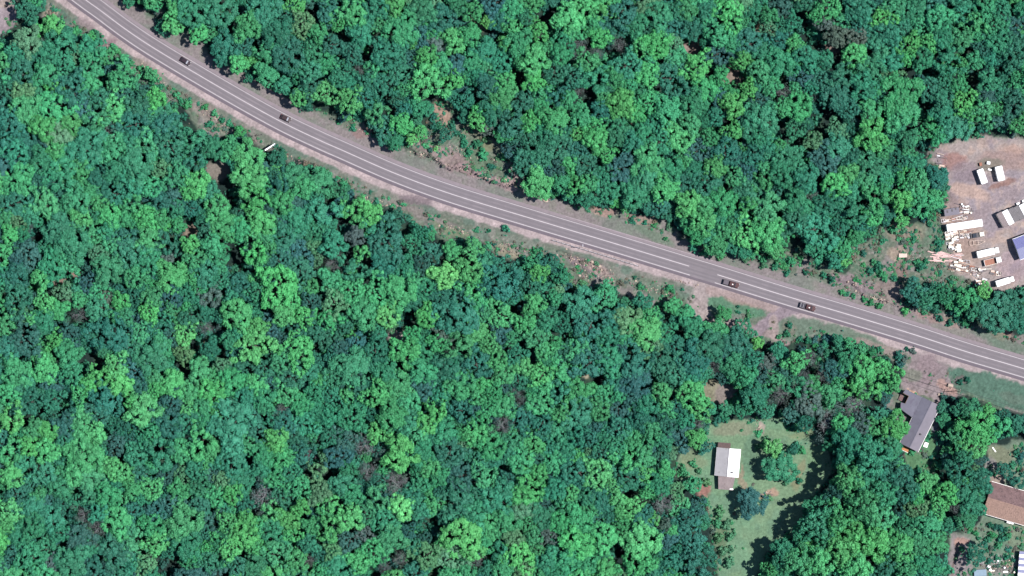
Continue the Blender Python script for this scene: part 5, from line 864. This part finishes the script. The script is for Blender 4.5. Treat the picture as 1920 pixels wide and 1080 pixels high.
pile(14, 1790, 410, 22, 3, -8, ['frame', 'sheet', 'beam'], lt, 'scrap above the long trailer')
lg = {'sheet': 'pale sheet among the garden clutter at the lower right', 'drum': 'pale drum among the garden clutter at the lower right', 'frame': 'frame among the garden clutter at the lower right'}
pile(34, 1868, 1058, 34, 16, 0, ['sheet', 'drum', 'frame'], lg, 'garden clutter at the lower right')
lc = {'sheet': 'scrap sheet at the dumped rubbish left of the red earth yard', 'beam': 'beam dumped left of the red earth yard'}
pile(10, 1764, 300, 6, 12, 10, ['sheet', 'beam'], lc, 'rubbish dumped at the left end of the red yard')
YLM = [('the long white trailer', 1808, 422), ('the boat frame', 1831, 455), ('the middle box truck', 1850, 474), ('the flatbed truck', 1857, 491), ('the lowest box truck', 1880, 528), ('the wrecked pickup', 1832, 441), ('the pipe heap', 1764, 484), ('the purple grey cabin', 1784, 397), ('the bottom tarpaulin', 1838, 1074), ('the striped shed', 1915, 1060), ('the white container pair', 1858, 326), ('the yellowish corner tree', 1846, 545)]
label_all(SCR, '', ((99, ''), (99, ''), (99, '')), YLM)
for it in SCR: it['o']['label'] = it['label'].replace(' ,', ',').strip()
scrap_box('white plank lying on the lawn below the tall right hand trees', 1864, 843, 2.2, .45, .15, R(-55), M['white'], None, 'plank', 'plank')
# ---------------------------------------------------------------- roadside things
x, y = W(507, 276, 3); t = thing('billboard', 'white roadside board on posts standing on the lower verge', 'billboard', x, y, ang(19, -12))
MB().box(0, 0, 3.0, 4.4, .22, 2.6).build('panel', M['white'], t, .02); MB().box(0, 0, 4.34, 4.5, .5, .08).build('cap', M['tin'], t)
for s in (-1.6, 0, 1.6): MB().tube((s, .2, 0), (s, .2, 4.2), .09).build('post', M['timber'], t); MB().tube((s, .2, 2.6), (s, 1.6, 0), .06).build('brace', M['timber'], t)
t = thing('guardrail', 'guardrail on short posts along the lower edge of the road before the junction', 'guardrail', 0, 0)
pl = [i for i in range(len(RA)) if 1034 < RA[i, 0] < 1212]; A = RA + RN * 27.5; m = MB()
gpt = [np.array(W(*A[i])) for i in pl]
for p, q in zip(gpt[:-1], gpt[1:]): m.tube((*p, .72), (*q, .72), .085, n=6); m.tube((*p, .56), (*q, .56), .085, n=6)
m.build('rail', M['steel'], t); ds = np.cumsum([0] + [np.linalg.norm(q - p) for p, q in zip(gpt[:-1], gpt[1:])])
for k in range(20):
    s = ds[-1] * k / 19; p = [np.interp(s, ds, [v[i] for v in gpt]) for i in (0, 1)]; MB().box(p[0], p[1], .4, .26, .26, .84).build('post', M['darkmetal'], t)
poles = [(1588, 668, 'first wooden power pole from the left, beside the shrubs below the road'), (1793, 733, 'wooden power pole at the tree corner beside the dirt drive')]
for px, py, lb in poles:
    x, y = W(px, py); t = thing('power_pole', lb, 'power pole', x, y, ang(127, 40)); MB().tube((0, 0, -.3), (0, 0, 8.2), .16, .11, 10).build('pole', M['pole'], t)
    MB().box(0, 0, 7.8, .14, 2.2, .16).build('crossarm', M['pole'], t)
    for s in (-1, 0, 1): MB().tube((0, s * .9, 7.88), (0, s * .9, 8.1), .07, .05).build('insulator', M['wallwhite'], t)
def wire(a, b, off, lb):
    A_, B_ = np.array(W(*a, 8)), np.array(W(*b, 8)); d = (B_ - A_) / np.linalg.norm(B_ - A_); n_ = np.array([-d[1], d[0]]); m = MB(); P = []
    for k in range(17):
        s = k / 16; p = A_ + (B_ - A_) * s + n_ * off; P.append((p[0], p[1], 8.15 - 4 * .9 * s * (1 - s)))
    for p, q in zip(P[:-1], P[1:]): m.tube(p, q, .055, n=5)
    tag(m.build('power_cable', M['cable']), lb, 'cable', 'power cables')
for o_, w_ in ((-.9, 'upper'), (.9, 'lower')):
    wire((1588, 668), (1793, 733), o_, w_ + ' power cable between the two wooden power poles'); wire((1793, 733), (2010, 802), o_, w_ + ' power cable running off right from the corner power pole')
x, y = W(491, 253); t = thing('sign_post', 'thin roadside pole just above the white roadside board', 'post', x, y); MB().tube((0, 0, 0), (0, 0, 4.5), .08).build('pole', M['darkmetal'], t); MB().box(0, 0, 4.3, .9, .08, .6).build('sign_plate', M['darkmetal'], t)
x, y = W(1092, 463); t = thing('street_pole', 'tall slim pole behind the guardrail', 'post', x, y); MB().tube((0, 0, 0), (0, 0, 7), .09).build('pole', M['steel'], t); MB().box(.0, .4, 7, .2, .9, .12).build('lamp_head', M['steel'], t)
print('TREES', len(T), 'single', len(SINGLE), 'rest', len(REST), 'shrubs', len(SH), 'weeds', len(items))
